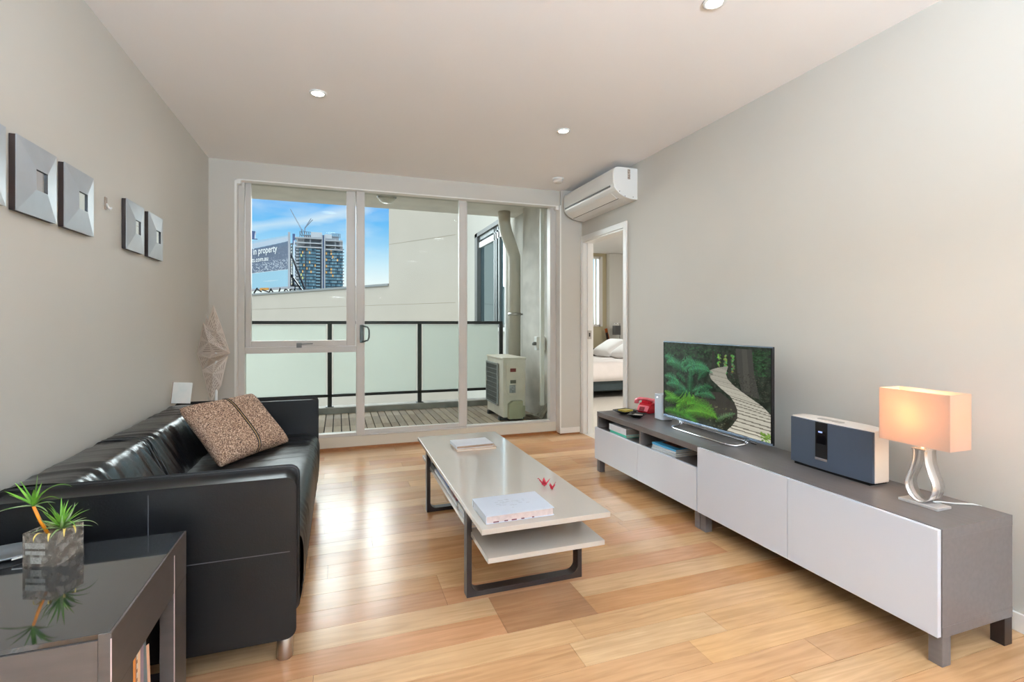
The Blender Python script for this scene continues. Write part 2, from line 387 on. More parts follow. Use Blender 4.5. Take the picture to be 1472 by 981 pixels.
struct('wall_balcony_left', bx(-1.75, -1.6, 4.95, 6.86, -.3, 2.70), M['render'])
# right side walls
w = MB(); w.box(2.32, 2.45, 4.95, 6.22, -.1, 2.70); struct('wall_balcony_right', w, M['concrete'])
sw = MB(); SX = 2.42; NW = at(683, x=SX).y; NE = 7.05
sw.box(SX, SX+.1, 6.2, NE, -3, 7); sw.box(SX, SX+.1, NE, NW, -3, 1.10); sw.box(SX, SX+.1, NE, NW, 2.83, 7); sw.box(SX, SX+.1, NW, 9.75, -3, 7)
struct('wall_neighbour_side', sw, mat('pale_render', (190, 187, 179), .85, var=.03, vscale=1.5))
nw = sgroup('window_3', (SX, 8.2, 1.1), 'dark framed window in the side wall beyond the balcony')
fr = mat('dark_grey_frame', (92, 94, 94), .5); w = MB(); zt = 2.83; zb = 1.10
w.box(SX-.01, SX+.09, NE, NW, zt-.07, zt); w.box(SX-.01, SX+.09, NE, NW, zb, zb+.05); w.box(SX-.01, SX+.09, NW-.17, NW, zb, zt); w.box(SX-.01, SX+.09, NE, NE+.06, zb, zt)
struct('window_frame', w, fr, nw)
w = MB(); ym = at(708, x=SX).y
for yy in (ym, ym-.1, at(714, x=SX).y-.02): w.box(SX+.03, SX+.07, yy-.03, yy+.03, zb+.05, zt-.07)
w.box(SX+.03, SX+.07, NE, NW, zt-.14, zt-.07); struct('window_bars', w, mat('light_bars', (128, 134, 136), .4, .3), nw)
g = mat('teal_reflecting_glass', (132, 162, 174), .03, .85); struct('window_pane', bx(SX+.06, SX+.065, NE, NW-.1, zb, zt-.07), g, nw)
struct('window_sill', bx(SX-.05, SX+.02, NE, NW+.02, zb-.06, zb), M['cwhite'], nw)
# angled neighbour wall with a lower parapet
P0 = Vector((SX, 9.75, 0)); dv = Vector(((-200-736)/F*CS+SN, CS+(200+736)/F*SN, 0)).normalized(); nn = Vector((-dv.y, dv.x, 0))*-1
def at_line(u):
    r = (u-U0)*CS/F
    # P0+t dv : x = r*(y c + x s)
    t = (r*(P0.y*CS+P0.x*SN)-P0.x)/(dv.x - r*(dv.y*CS+dv.x*SN)); return t
t559 = at_line(559); ZP = 1.17+53.5*(((P0+dv*t559).y)*CS+((P0+dv*t559).x)*SN)/F
Rm = Matrix(((dv.x, nn.x, 0, P0.x), (dv.y, nn.y, 0, P0.y), (0, 0, 1, 0), (0, 0, 0, 1)))
w = MB(); w.box(-.0, t559, 0, .3, -3, 7.5, M=Rm); w.box(t559, 16, 0, .3, -3, ZP, M=Rm)
t600 = at_line(600); q6 = P0+dv*t600; D6 = q6.y*CS+q6.x*SN; zj = CH+(V0-346)*D6/F; t450 = at_line(450); q4 = P0+dv*t450; zk = CH+(V0-442.5)*(q4.y*CS+q4.x*SN)/F
w.box(.3, t559, -.0015, .01, zj, zj+.012, 1, M=Rm); w.box(.3, 9, -.0015, .01, zk, zk+.012, 1, M=Rm)
struct('wall_neighbour', w, [M['render'], mat('render_joint', (160, 152, 138), .9)], label='cream rendered neighbour wall with parapet')
w = MB(); w.box(t559, 16, -.03, .36, ZP, ZP+.05, M=Rm); struct('trim_4', w, mat('parapet_capping', (150, 152, 152), .5, .3), label='grey metal capping on the parapet')
t1 = at_line(545); w = MB(); w.box(t559+.02, t1, .35, .9, ZP-.2, ZP+.33, M=Rm)
tag(mkobj('roof_vent', w, mat('vent_grey', (205, 208, 208), .5), bevel=.02), 'small pale roof box behind the parapet beside the tall cream wall', 'roof vent')
# railing
YR = 6.75; ra = thing('balcony_railing', 'charcoal metal balcony railing with frosted glass panels', 'railing', (.6, YR, .1))
zr = 1.185; xe = at(720, y=YR).x
mkobj('top_rail', bx(-1.6, xe+.02, YR-.025, YR+.025, zr-.03, zr+.01), M['railm'], ra, bevel=.003)
posts = [at(603, y=YR).x, at(474, y=YR).x, at(603, y=YR).x-2*(at(603, y=YR).x-at(474, y=YR).x), xe]
for px in posts: mkobj('post', bx(px-.026, px+.026, YR-.02, YR+.02, .10, zr-.03).box(px-.05, px+.05, YR-.04, YR+.04, .10, .108), M['railm'], ra, bevel=.003)
mkobj('bottom_rail', bx(-1.6, xe, YR-.02, YR+.02, .225, .26), M['railm'], ra, bevel=.003)
ps = sorted(posts)
for a, b in [(-1.6, ps[0])]+list(zip(ps[:-1], ps[1:])):
    mkobj('glass_panel', bx(a+.045, b-.045, YR-.004, YR+.004, .26, zr-.035), M['frost'], ra)
# balcony things
p = at(556, 283, y=6.05)
t = thing('bulkhead_light', 'round grey light fitting on the concrete balcony ceiling', 'light', (p.x, 6.05, 2.70))
mkobj('base', MB().lathe([(.0, 0), (.115, 0), (.115, -.045), (.10, -.05), (0, -.05)][::-1], (p.x, 6.05, 2.70), 28), M['grey'], t)
mkobj('diffuser', MB().lathe([(.095, -.05), (.085, -.085), (.055, -.105), (.0, -.11)][::-1], (p.x, 6.05, 2.70), 28), mat('opal', (225, 225, 220), .3), t)
w = MB(); pp = [at(743, 315, y=6.45), ]
xa = at(742, y=6.5).x-.045; w.tube([(xa-.13, 6.5, 2.70), (xa-.13, 6.5, 2.55), (xa-.1, 6.5, 2.42), (xa-.02, 6.5, 2.2), (xa+.02, 6.5, 2.08), (xa+.02, 6.5, 1.95), (xa+.02, 6.5, 0.0)], .085, 20)
t = tag(mkobj('downpipe', w, M['pipe']), 'thick cream painted downpipe bending off the balcony ceiling', 'pipe')
w = MB().tube([(xa+.02, 6.5, 1.27), (xa+.02, 6.5, 1.31)], .092, 20).box(xa+.08, xa+.14, 6.49, 6.51, 1.28, 1.30); mkobj('pipe_clamp', w, M['steel'], t)
xb = at(729.5, y=6.92).x; tag(mkobj('drain_pipe', MB().tube([(xb, 6.92, -1.5), (xb, 6.92, 3.2)], .042, 16), M['cwhite']), 'slim pale pipe standing behind the thick cream downpipe', 'pipe')
xc = at(779, y=5.2).x; zc = at(779, 583, y=5.2).z; tag(mkobj('conduit', bx(xc-.022, xc+.022, 5.18, 5.22, zc, 2.70), mat('conduit_white', (226, 224, 216), .45), bevel=.003), 'narrow white square conduit running down by the right end of glazing', 'conduit')
p = at(772, 494, y=5.5); w = MB().box(p.x-.02, 2.32, 5.46, 5.54, p.z-.08, p.z+.08)
t = thing('wall_outlet', 'small white outdoor outlet on concrete wall above the condenser', 'outlet', (p.x, 5.5, p.z)); 
mkobj('plate', w, M['cwhite'], t, bevel=.004); mkobj('cover', MB().lathe([(0, -.02), (.03, -.02), (.035, 0), (.02, .02), (0, .02)], (p.x-.03, 5.5, p.z), 14), M['grey'], t)
# pipe bundle on deck
w = MB()
for i in range(7):
    a = at(757+i*1.2, 590+i*1.3, y=5.6-.07*i); rr = [.012, .016, .01][i % 3]
    x0 = 2.10; yy = 5.62-.04*i
    w.tube([(x0, yy, .06+.01*i), (x0+.06, yy-.03, .045+.008*i), (x0+.12, yy-.06, .06), (x0+.17, yy-.12, .1+.015*i), (x0+.2, yy-.17, .18+.02*i)], rr, 8)
t = tag(mkobj('pipe_bundle', w, mat('lagged_pipe', (170, 160, 146), .7, var=.3, vscale=20)), 'tangle of lagged refrigerant pipes on deck beside the condenser', 'pipes')
# outdoor condenser
ax0, ax1, ay0, ay1, az0, az1 = 1.795, 2.075, 5.474, 6.13, .07, .765
t = thing('air_conditioner_condenser', 'aged white outdoor air conditioner condenser on balcony deck', 'air conditioner', ((ax0+ax1)/2, (ay0+ay1)/2, .025))
w = bx(ax0+.004, ax1, ay0, ay1, az0, az1-.012); mkobj('casing', w, M['acout'], t, bevel=.008)
mkobj('lid', bx(ax0-.006, ax1+.006, ay0-.006, ay1+.006, az1-.022, az1), M['acout'], t, bevel=.006)
w = bx(ax0-.004, ax0+.006, 5.66, ay1-.01, az0+.13, az1-.09); mkobj('fan_opening', w, M['acdark'], t)
w = MB()
for i in range(9):
    z = az0+.15+i*.056; w.bar((ax0-.014, 5.66, z), (ax0-.014, ay1-.01, z), .004)
for i in range(22):
    y = 5.67+i*(ay1-5.69)/21; w.bar((ax0-.010, y, az0+.13), (ax0-.010, y, az1-.09), .0022)
w.box(ax0-.016, ax0, 5.645, 5.665, az0+.12, az1-.08)
w.box(ax0-.016, ax0, ay1-.02, ay1-.005, az0+.12, az1-.08); w.box(ax0-.016, ax0, 5.65, ay1-.01, az1-.09, az1-.075); w.box(ax0-.016, ax0, 5.65, ay1-.01, az0+.115, az0+.13)
mkobj('grille', w, mat('grille_wire', (150, 152, 150), .5), t)
w = MB(); prof = [(ax0+.035, az1-.06), (ax1-.03, az1-.06)] + arc((ax0+ax1)/2+.0025, az0+.34, .107, 0, -PI, 10); w.prism(prof, lambda a, b, q: (a, q, b), ay0-.014, ay0, sm=False)
mkobj('side_cover', w, M['acout'], t, bevel=.003)
mkobj('red_label', bx(ax0+.085, ax0+.155, ay0-.017, ay0-.014, az1-.165, az1-.125), mat('label_red', (128, 52, 42), .5), t)
mkobj('grey_label', bx(ax0+.085, ax0+.155, ay0-.017, ay0-.014, az1-.30, az1-.26), mat('label_grey', (96, 94, 82), .5), t)
mkobj('data_label', bx(ax0+.075, ax0+.15, ay0-.017, ay0-.014, az1-.41, az1-.315), mat('label_silver', (158, 160, 160), .5, var=.4, vscale=60), t)
w = MB(); w.prism([(ax0+.055, .20), (ax0+.10, .235), (ax0+.225, .235), (ax0+.225, .03), (ax0+.055, .03)], lambda a, b, q: (a, q, b+.03), ay0-.07, ay0-.001); mkobj('valve_cover', w, M['acgreen'], t, bevel=.006)
mkobj('valve_cap', bx(ax0+.235, ax0+.265, ay0-.03, ay0, .07, .2), M['acgreen'], t, bevel=.004)
for yy in (ay0+.08, ay1-.12): mkobj('foot', bx(ax0-.02, ax1+.01, yy, yy+.05, .025, .07), M['acdark'], t, bevel=.003)
# ================================================================ BEDROOM
struct('floor_bedroom', bx(XR, 6.2, 3.0, 9.0, -.05, 0), mat('bedroom_carpet', (214, 210, 202), .95, var=.05, vscale=40, bump=.4, bscale=300))
struct('ceiling_bedroom', bx(2.45, 6.2, 3.0, 9.0, HC, HC+.1), M['ceil'])
struct('wall_bedroom_near', bx(2.45, 6.2, 2.9, 3.0, 0, HC), M['wall'])
struct('wall_bedroom_left', bx(2.53, 2.62, 4.95, 9.0, 0, HC), M['wall'])
struct('wall_bedroom_right', bx(5.7, 5.8, 3.0, 9.0, 0, HC), M['wall'])
wx0, wx1 = 4.0, at(862, y=8.8).x
w = MB(); w.box(2.55, wx0, 8.8, 8.9, 0, HC); w.box(wx0, wx1, 8.8, 8.9, 0, 1.13); w.box(wx0, wx1, 8.8, 8.9, 2.46, HC); w.box(wx1, 5.7, 8.8, 8.9, 0, HC)
struct('wall_bedroom_back', w, mat('olive_cream_paint', (206, 196, 164), .6))
struct('wall_bedroom_panel', bx(at(875, y=8.7).x, 5.7, 8.66, 8.79, 0, HC-.005), mat('white_panel_paint', (238, 238, 234), .5))
bw_ = sgroup('window_4', (4.5, 8.8, 1.13), 'bedroom window at the end of the far wall')
w = MB(); w.box(wx1-.03, wx1+.05, 8.77, 8.86, 1.10, 2.49); w.box(wx0, wx1, 8.77, 8.86, 1.10, 1.14); w.box(wx0, wx1, 8.77, 8.86, 2.45, 2.49); w.box(wx1-.10, wx1-.075, 8.80, 8.84, 1.14, 2.45); w.box(wx0-.05, wx0+.03, 8.77, 8.86, 1.10, 2.49)
struct('window_frame', w, M['trim'], bw_); struct('window_pane', bx(wx0, wx1, 8.84, 8.844, 1.13, 2.46), M['glass'], bw_)
bed = thing('bed', 'low bed with white bedding on a dark teal upholstered base', 'bed', (4.1, 7.6, 0))
mkobj('bed_base', bx(3.25, 5.1, 6.82, 8.30, .11, .30), mat('teal_grey_fabric', (62, 76, 80), .8, var=.1), bed, bevel=.02)
def puff(x0, x1, y0, y1, z0, z1, e=.06, n=26, wr=.008):
    w = MB()
    def top(a, b):
        x = x0+(x1-x0)*a; y = y0+(y1-y0)*b; m = min(a*(x1-x0), (1-a)*(x1-x0), b*(y1-y0), (1-b)*(y1-y0)); h = min(1, m/e)**.5
        return (x, y, z0+(z1-z0)*(.35+.65*h)+wr*math.sin(9*x+5*y)*h+wr*.7*math.sin(17*y-6*x)*h)
    w.grid(top, n, n)
    w.grid(lambda a, b: (x0+(x1-x0)*b, y0+(y1-y0)*a, z0), n, n)
    ring = [(i/n, 0) for i in range(n)]+[(1, i/n) for i in range(n)]+[(1-i/n, 1) for i in range(n)]+[(0, 1-i/n) for i in range(n)]
    for i in range(len(ring)):
        a, b = ring[i], ring[(i+1) % len(ring)]; A, B = top(*a), top(*b); w.quad((A[0], A[1], z0), (B[0], B[1], z0), B, A, sm=True)
    return w
mkobj('duvet', puff(3.2, 5.05, 6.77, 8.33, .27, .555, .08, 36, .012), mat('white_bedding', (238, 232, 230), .85, var=.03, bump=.3, bscale=10), bed, weld=True)
mkobj('headboard', bx(5.1, 5.2, 6.75, 8.35, .0, .76), mat('charcoal_fabric', (88, 92, 94), .8), bed, bevel=.03)
for i in range(4): mkobj('leg', bx(3.3+1.65*(i % 2), 3.36+1.65*(i % 2), 6.9+1.28*(i//2), 6.96+1.28*(i//2), 0, .11), M['legdark'], bed)
def pillow_mb(P1, e1, e2, th, n=24, pinch=.06, wr=0):
    P1, e1, e2 = Vector(P1), Vector(e1), Vector(e2); nrm = e1.cross(e2).normalized(); w = MB()
    def f(sgn):
        def g(a, b):
            A = a*2-1; B = b*2-1; h = max(0, (1-A**4))**.5*max(0, (1-B**4))**.5
            pa = A*(1-pinch*(1-B*B)) ; pb = B*(1-pinch*(1-A*A))
            p = P1+e1*((pa+1)/2)+e2*((pb+1)/2)
            return p+nrm*(sgn*th/2*h**.8*(1+wr*math.sin(9*a+3)*math.sin(8*b)))
        return g
    w.grid(f(1), n, n); w.grid(lambda a, b: f(-1)(b, a), n, n); return w
tag(mkobj('pillow', pillow_mb((4.45, 6.95, .60), (.42, 0, .24), (0, .65, 0), .2), M['coverwhite'] if 0 else mat('white_pillowcase', (240, 238, 238), .85), weld=True), 'white pillow at the head of bed, nearer the doorway', 'pillow', 'pillows on the bed')
tag(mkobj('pillow', pillow_mb((4.45, 7.62, .60), (.42, 0, .24), (0, .65, 0), .2), bpy.data.materials['white_pillowcase'], weld=True), 'white pillow at the head of bed, nearer the nightstand', 'pillow', 'pillows on the bed')
nt_ = thing('nightstand', 'dark charcoal nightstand with open shelf beyond the bed', 'nightstand', (4.85, 8.5, 0))
w = MB(); nx0, nx1, ny0, ny1, nz = at(861.5, y=8.37).x, 5.02, 8.37, 8.62, .68
w.box(nx0, nx1, ny0, ny1, nz-.03, nz); w.box(nx0, nx0+.02, ny0, ny1, 0, nz-.03); w.box(nx1-.02, nx1, ny0, ny1, 0, nz-.03); w.box(nx0, nx1, ny1-.015, ny1, 0, nz-.03)
w.box(nx0, nx1, ny0, ny1, .5, .52); w.box(nx0, nx1, ny0, ny1, .04, .06)
dkw = mat('charcoal_wood', (46, 47, 50), .45); mkobj('carcass', w, dkw, nt_); d = mkobj('drawer', bx(nx0+.022, nx1-.022, ny0-.012, ny0+.02, .27, .49), dkw, nt_, bevel=.003); mkobj('handle', bx(4.83, 4.93, ny0-.02, ny0-.012, .38, .39), M['steel'], d)
# guitar behind nightstand
gp = at(869, 476, y=8.7); gt = thing('guitar', 'brown acoustic guitar leaning behind the nightstand, only its neck showing', 'guitar', (gp.x+.06, 8.68, 0))
hx = gp.x; wd = mat('amber_wood', (176, 92, 40), .3, var=.2, vscale=10)
w = MB(); cx = hx+.13; prof = []
for i in range(40):
    a = 2*PI*i/40; r = .14+.035*math.cos(2*a-PI) ; prof.append((cx+r*.95*math.cos(a)*(1 if math.sin(a) < 0 else .8), .30+.2*math.sin(a)))
w.prism(prof, lambda a, b, q: (a, q, b), 8.655, 8.69); mkobj('body', w, wd, gt, bevel=.004)
mkobj('neck', MB().bar((cx-.01, 8.648, .45), (hx+.015, 8.645, .98), .045, .018, up=(0, 1, 0)), M['espresso'], gt)
mkobj('headstock', MB().bar((hx+.015, 8.645, .98), (hx+.0, 8.645, 1.06), .055, .016, up=(0, 1, 0)), wd, gt, bevel=.003)
mkobj('fretboard_edge', MB().bar((cx+.022, 8.645, .45), (hx+.042, 8.642, .96), .012, .02, up=(0, 1, 0)), wd, gt)
lp = at(886.5, 475, y=8.45); bl = thing('bedside_lamp', 'slim chrome bedroom floor lamp with square grey shade', 'lamp', (lp.x+.07, 8.45, 0))
mkobj('pole', MB().tube([(lp.x+.07, 8.45, .02), (lp.x+.07, 8.45, 1.16), (lp.x-.05, 8.45, 1.16)], .01, 10), M['chrome'], bl)
mkobj('lamp_shade', bx(lp.x-.06, lp.x+.055, 8.39, 8.51, lp.z-.09, lp.z+.09), mat('grey_shade', (98, 98, 98), .8), bl, bevel=.004)
mkobj('base', MB().lathe([(0, 0), (.1, 0), (.1, .02), (0, .02)], (lp.x+.07, 8.45, 0), 24), M['chrome'], bl)
# ================================================================ SOFA
SX0, SX1, SY0, SY1, SH = -1.012, -.135, 1.82, 3.785, .652
so = thing('sofa', 'black leather two-seat sofa with box arms along left wall', 'sofa', ((SX0+SX1)/2, (SY0+SY1)/2, 0))
AT = .17
def arm(y0, y1, name='arm'):
    w = MB(); prof = rrect(SX0, SX1, .11, SH, .035, 6)
    n = 8; k = len(prof); cxm, czm = (SX0+SX1)/2, (.11+SH)/2
    rows = []
    for q in range(n+1):
        a = PI/2*q/n; rows.append((y0+.02*(1-math.sin(a)), .02*(1-math.cos(a))))
    rows = [(y0+.02*(1-math.sin(PI/2*q/6)), .02*(1-math.cos(PI/2*(1-q/6))) if 0 else .02*(1-math.sin(PI/2*q/6))) for q in range(0)]
    ys = []
    for q in range(6): a = PI/2*q/5; ys.append((y0+.016*(1-math.sin(a)), .016*(1-math.cos(a)) if 0 else .016*(1-math.cos(PI/2-a))))
    L = [(y, ins) for y, ins in ys][::-1]
    L = sorted(L); L2 = [(y1-(y-y0), ins) for y, ins in L][::-1]
    allr = [(y, i) for y, i in L]+L2; n0 = len(w.v)
    for y, ins in allr:
        for a, b in prof:
            sx = 1-ins/((SX1-SX0)/2); sz = 1-ins/((SH-.11)/2); w.v.append((cxm+(a-cxm)*sx, y, czm+(b-czm)*sz))
    for r in range(len(allr)-1):
        for i in range(k):
            j = (i+1) % k; w.face([n0+r*k+i, n0+r*k+j, n0+(r+1)*k+j, n0+(r+1)*k+i], 0, True)
    w.face([n0+i for i in range(k)], 0, False); w.face([n0+(len(allr)-1)*k+i for i in range(k)][::-1], 0, False)
    o = mkobj(name, w, M['leather'], so)
    # piping round the outer edges
    for yy in (y0+.004, y1-.004):
        pr = rrect(SX0+.006, SX1-.006, .118, SH-.006, .03, 6)
        mkobj('piping', MB().tube([(a, yy, b) for a, b in pr], .0035, 6, closed=True), M['thread'], o)
    return o
a1 = arm(SY0, SY0+AT); a2 = arm(SY1-AT, SY1)
w = MB(); xs = at(213, 750, y=SY0).x
w.box(xs-.0012, xs+.0012, SY0-.0008, SY0+.004, .40, SH-.015); w.box(SX0+.03, SX1-.02, SY0-.0008, SY0+.004, .402, .4045)
mkobj('stitching', w, M['stitch'], a1)
def folds(a, amp, f, ph=0):
    return amp*(math.sin(f*a+ph+1.3*math.sin(.37*f*a+ph))+.5*math.sin(2.3*f*a+2*ph+math.sin(f*.21*a)))
BY0, BY1 = SY0+AT, SY1-AT
BACKP = [(SX0, .12), (SX0, .60), (SX0+.012, .64), (SX0+.04, .655), (-.90, .657), (-.845, .655), (-.82, .648), (-.805, .632), (-.79, .60), (-.755, .52), (-.72, .44), (-.70, .38), (-.69, .3)]
# arc-length resample
def resample(P, n):
    P = [Vector((a, b)) for a, b in P]; d = [0]
    for i in range(1, len(P)): d.append(d[-1]+(P[i]-P[i-1]).length)
    out = []
    for i in range(n+1):
        s = d[-1]*i/n; j = max(q for q in range(len(d)) if d[q] <= s+1e-9); j = min(j, len(P)-2)
        t = (s-d[j])/(d[j+1]-d[j]); out.append(P[j].lerp(P[j+1], t))
    return out
BR = resample(BACKP, 44)
def backf(a, b):
    i = b*44; j = min(43, int(i)); p = BR[j].lerp(BR[j+1], i-j); q = (BR[j+1]-BR[j]).normalized(); nx, nz = -q.y*-1, q.x*-1
    y = BY0+(BY1-BY0)*a; s = b
    e = min(1, min(a, 1-a)*14)
    am = (.0035 if b > .62 else .0022)*e*(1 if b > .35 else 0)
    yy = a*1.6
    h = folds(a*(BY1-BY0)+.10*math.sin(4*s), am, 62, .5*s)*(.55+.45*math.sin(3.1*a*5+1)) + folds(a*1.6, am*.6, 23, 2+1.5*s)
    return (p.x+(-q.y)*-1*0+ q.y*-h*-1*0 + h*(-q.y)*-1 if 0 else p.x - q.y*h*-1*-1, y, p.y + q.x*h)
w = MB(); w.grid(backf, 260, 44)
w.box(SX0+.01, -.72, BY0+.005, BY1-.005, .12, .3)
mkobj('backrest', w, M['leather2'], so)
ym = (BY0+BY1)/2+.16
for yy in (2.62, 2.66):
    w = MB(); pts = []
    for i in range(14, 43): pts.append((BR[i].x+.001*0-.000, yy, BR[i].y+.002) if BR[i].y > .645 else (BR[i].x+.003, yy, BR[i].y))
    w.tube(pts, .0026, 6); mkobj('seam', w, M['thread'], so)
# seat: one long upholstered front
SEATP = [(-.75, .30), (-.74, .415), (-.70, .425), (-.5, .43), (-.3, .43), (-.19, .425), (-.15, .41), (-.13, .385), (-.122, .34), (-.122, .26), (-.126, .18), (-.14, .13), (-.17, .115), (-.7, .115)]
SR = resample(SEATP, 50)
def seatf(a, b):
    i = b*50; j = min(49, int(i)); p = SR[j].lerp(SR[j+1], i-j); q = (SR[j+1]-SR[j]).normalized()
    e = min(1, min(a, 1-a)*12); am = .0028*e*(1 if .08 < b < .72 else 0)
    front = 1.6 if p.x > -.2 and p.y > .3 else 1
    h = folds(a*1.6+.06*math.sin(9*b), am*front, 48, 1+b)*(.5+.5*math.sin(7*a+2))
    return (p.x-(-q.y)*h*1, BY0+(BY1-BY0)*a, p.y+q.x*h)
w = MB(); w.grid(seatf, 220, 50); mkobj('seat_cushion', w, M['leather'], so)
w = MB(); w.tube([(-.127, BY0, .20), (-.127, BY1, .20)], .003, 6); mkobj('piping', w, M['thread'], so)
for (lx, ly) in ((-.178, 1.91), (-.178, 3.69), (-.95, 1.91), (-.95, 3.69)):
    mkobj('leg', MB().lathe([(.0, 0), (.024, 0), (.0265, .003), (.0265, .115), (0, .115)], (lx, ly, 0), 28), M['steel'], so)
# throw cushion
def tweed():
    m, nt, o = newmat('brown_tweed'); N = nt.nodes; L = nt.links
    b = N.new('ShaderNodeBsdfPrincipled'); L.new(b.outputs[0], o.inputs[0]); b.inputs['Roughness'].default_value = .95
    tc = N.new('ShaderNodeTexCoord'); mp = N.new('ShaderNodeMapping'); mp.inputs['Rotation'].default_value = (.5, .4, .3); mp.inputs['Scale'].default_value = (2.6, .45, 2.6); L.new(tc.outputs['Object'], mp.inputs[0])
    n = N.new('ShaderNodeTexNoise'); n.inputs['Scale'].default_value = 85; n.inputs['Detail'].default_value = 5; n.inputs['Roughness'].default_value = .75; L.new(mp.outputs[0], n.inputs[0])
    r = N.new('ShaderNodeValToRGB'); L.new(n.outputs[0], r.inputs[0]); e = r.color_ramp.elements
    e[0].position = .41; e[0].color = (*lin((52, 42, 38)), 1); e[1].position = .60; e[1].color = (*lin((216, 190, 168)), 1)
    q = e.new(.5); q.color = (*lin((148, 112, 88)), 1)
    L.new(r.outputs[0], b.inputs['Base Color']); bp = N.new('ShaderNodeBump'); bp.inputs['Strength'].default_value = .6; bp.inputs['Distance'].default_value = .002
    L.new(n.outputs[0], bp.inputs['Height']); L.new(bp.outputs[0], b.inputs['Normal']); return m
cu = thing('throw_cushion', 'brown tweed throw cushion with zip band, leaning on black sofa', 'cushion', (-.54, 3.2, .43))
P1, E1, E2 = Vector((-.565, 2.875, .437)), Vector((.275, .475, .0)), Vector((-.24, .215, .275))
cov = mkobj('cover', pillow_mb(P1, E1, E2, .135, 60, .055), tweed(), cu, weld=True)
nr = E1.cross(E2).normalized()
for da in (-.009, .009):
    w = MB(); pts = []
    for i in range(41):
        B = -1+2*i/40; A = .0+da*3.2; h = max(0, 1-B**4)**.5; p = P1+E1*((A*(1-.055*(1-B*B))+1)/2)+E2*((B*(1-.055)+1)/2); pts.append(p+nr*(.0675*h**.8+.001))
    w.tube(pts, .0036, 6); mkobj('zip_edge', w, M['thread'], cov)
w = MB(); pts = []
for i in range(41):
    B = -1+2*i/40; h = max(0, 1-B**4)**.5; p = P1+E1*.5+E2*((B*.945+1)/2); pts.append(p+nr*(.0675*h**.8))
w.tube(pts, .0026, 6); mkobj('zip', w, mat('zip_gold', (186, 150, 96), .5), cov)
# small canvas leaning on the sofa corner
t = thing('small_canvas', 'small white canvas standing on the sofa back by left wall', 'picture', (-.96, 3.715, SH))
w = MB(); R = Matrix.Rotation(.12, 4, 'Y') @ Matrix.Rotation(-.12, 4, 'X')
Mx = Matrix.Translation((-1.012, 3.715, SH+.004)) @ Matrix.Rotation(.25, 4, 'Z') @ Matrix.Rotation(.1, 4, 'Y') @ Matrix.Rotation(-.10, 4, 'X')
mkobj('canvas', bx(0, .105, 0, .022, 0, .135, M=Mx), mat('canvas_white', (236, 232, 226), .7, col2=(222, 226, 222), vscale=12), t, bevel=.002)
mkobj('canvas_side', bx(-.003, -.0002, 0, .022, 0, .135, M=Mx), mat('canvas_brown_edge', (160, 128, 112), .7), t)
# ================================================================ SIDE TABLE
TX0, TX1, TY0, TY1, TZ = -.985, -.43, 1.203, 1.723, .55
st = thing('side_table', 'dark grey veneer side table with glossy black glass top beside sofa', 'side table', ((TX0+TX1)/2, (TY0+TY1)/2, 0))
LW = .115
mkobj('tabletop', bx(TX0+.004, TX1-.004, TY0+.004, TY1-.004, TZ-.012, TZ), M['blackglass'], st, bevel=.001)
w = MB(); w.box(TX1-.022, TX1, TY0+.001, TY1-.0, TZ-.13, TZ-.001); mkobj('side_rail', w, M['tablebody'], st, bevel=.001)
mkobj('side_rail', bx(TX0, TX0+.022, TY0, TY1, TZ-.13, TZ-.001), M['tablebody'], st, bevel=.001)
mkobj('front_rail', bx(TX0+.022, TX1-.022, TY0, TY0+.02, TZ-.13, TZ-.012), M['tablebody'], st)
mkobj('back_rail', bx(TX0+.022, TX1-.022, TY1-.02, TY1, TZ-.13, TZ-.012), M['tablebody'], st)
for y0, y1 in ((TY0, TY0+LW), (TY1-LW, TY1)):
    for x0, x1 in ((TX1-.035, TX1-.0003), (TX0+.0003, TX0+.035)): mkobj('leg', bx(x0, x1, y0+.0005, y1-.0005, 0, TZ-.13), M['tablebody'], st, bevel=.001)
mkobj('corner_strip', bx(TX1-.001, TX1+.001, TY1-LW-.0015, TY1-LW+.0015, 0, TZ-.025), mat('pale_seam', (196, 176, 176), .3), st)
mkobj('corner_strip', bx(TX1-.001, TX1+.001, TY0-.0008, TY0+.0012, 0, TZ-.012), bpy.data.materials['pale_seam'], st)
mkobj('front_panel', bx(TX0+.035, TX1-.035, TY0+.03, TY0+.045, .02, TZ-.13), mat('black_panel', (22, 22, 24), .3), st)
mkobj('lower_shelf', bx(TX0+.02, TX1-.02, TY0+.045, TY1-.02, .13, .152), M['espresso'], st)
# books upright in it
def book(name, label, size, M4, cov, parentgroup=None, page=None, cat='book', thick=.003, round_=True):
    """size (width along spine-normal, height, thickness) local: x 0..w (spine at x=0 side), y 0..h, z 0..t"""
    wd_, hh, tt = size; loc = M4.translation
    t = thing(name, label, cat, tuple(loc), parentgroup)
    w = MB(); w.box(0, wd_, 0, hh, 0, thick, M=M4); w.box(0, wd_, 0, hh, tt-thick, tt, M=M4); w.box(0, thick, 0, hh, thick, tt-thick, M=M4)
    mkobj('cover', w, cov, t, bevel=.0008)
    mkobj('pages', bx(thick, wd_-.004, .004, hh-.004, thick, tt-thick, M=M4), page or M['paper'], t)
    return t
def spineM(y, lean=0, z=.152, x=-.46):
    # book upright: spine faces +x; local x -> -X, local y(height)-> Z, local z(thickness)-> Y
    R = Matrix(((-1, 0, 0, 0), (0, 0, 1, 0), (0, 1, 0, 0), (0, 0, 0, 1)))
    return Matrix.Translation((x, y, z)) @ Matrix.Rotation(lean, 4, 'X') @ R
def ub(u, x=-.46): return at(u, x=x).y
B = []
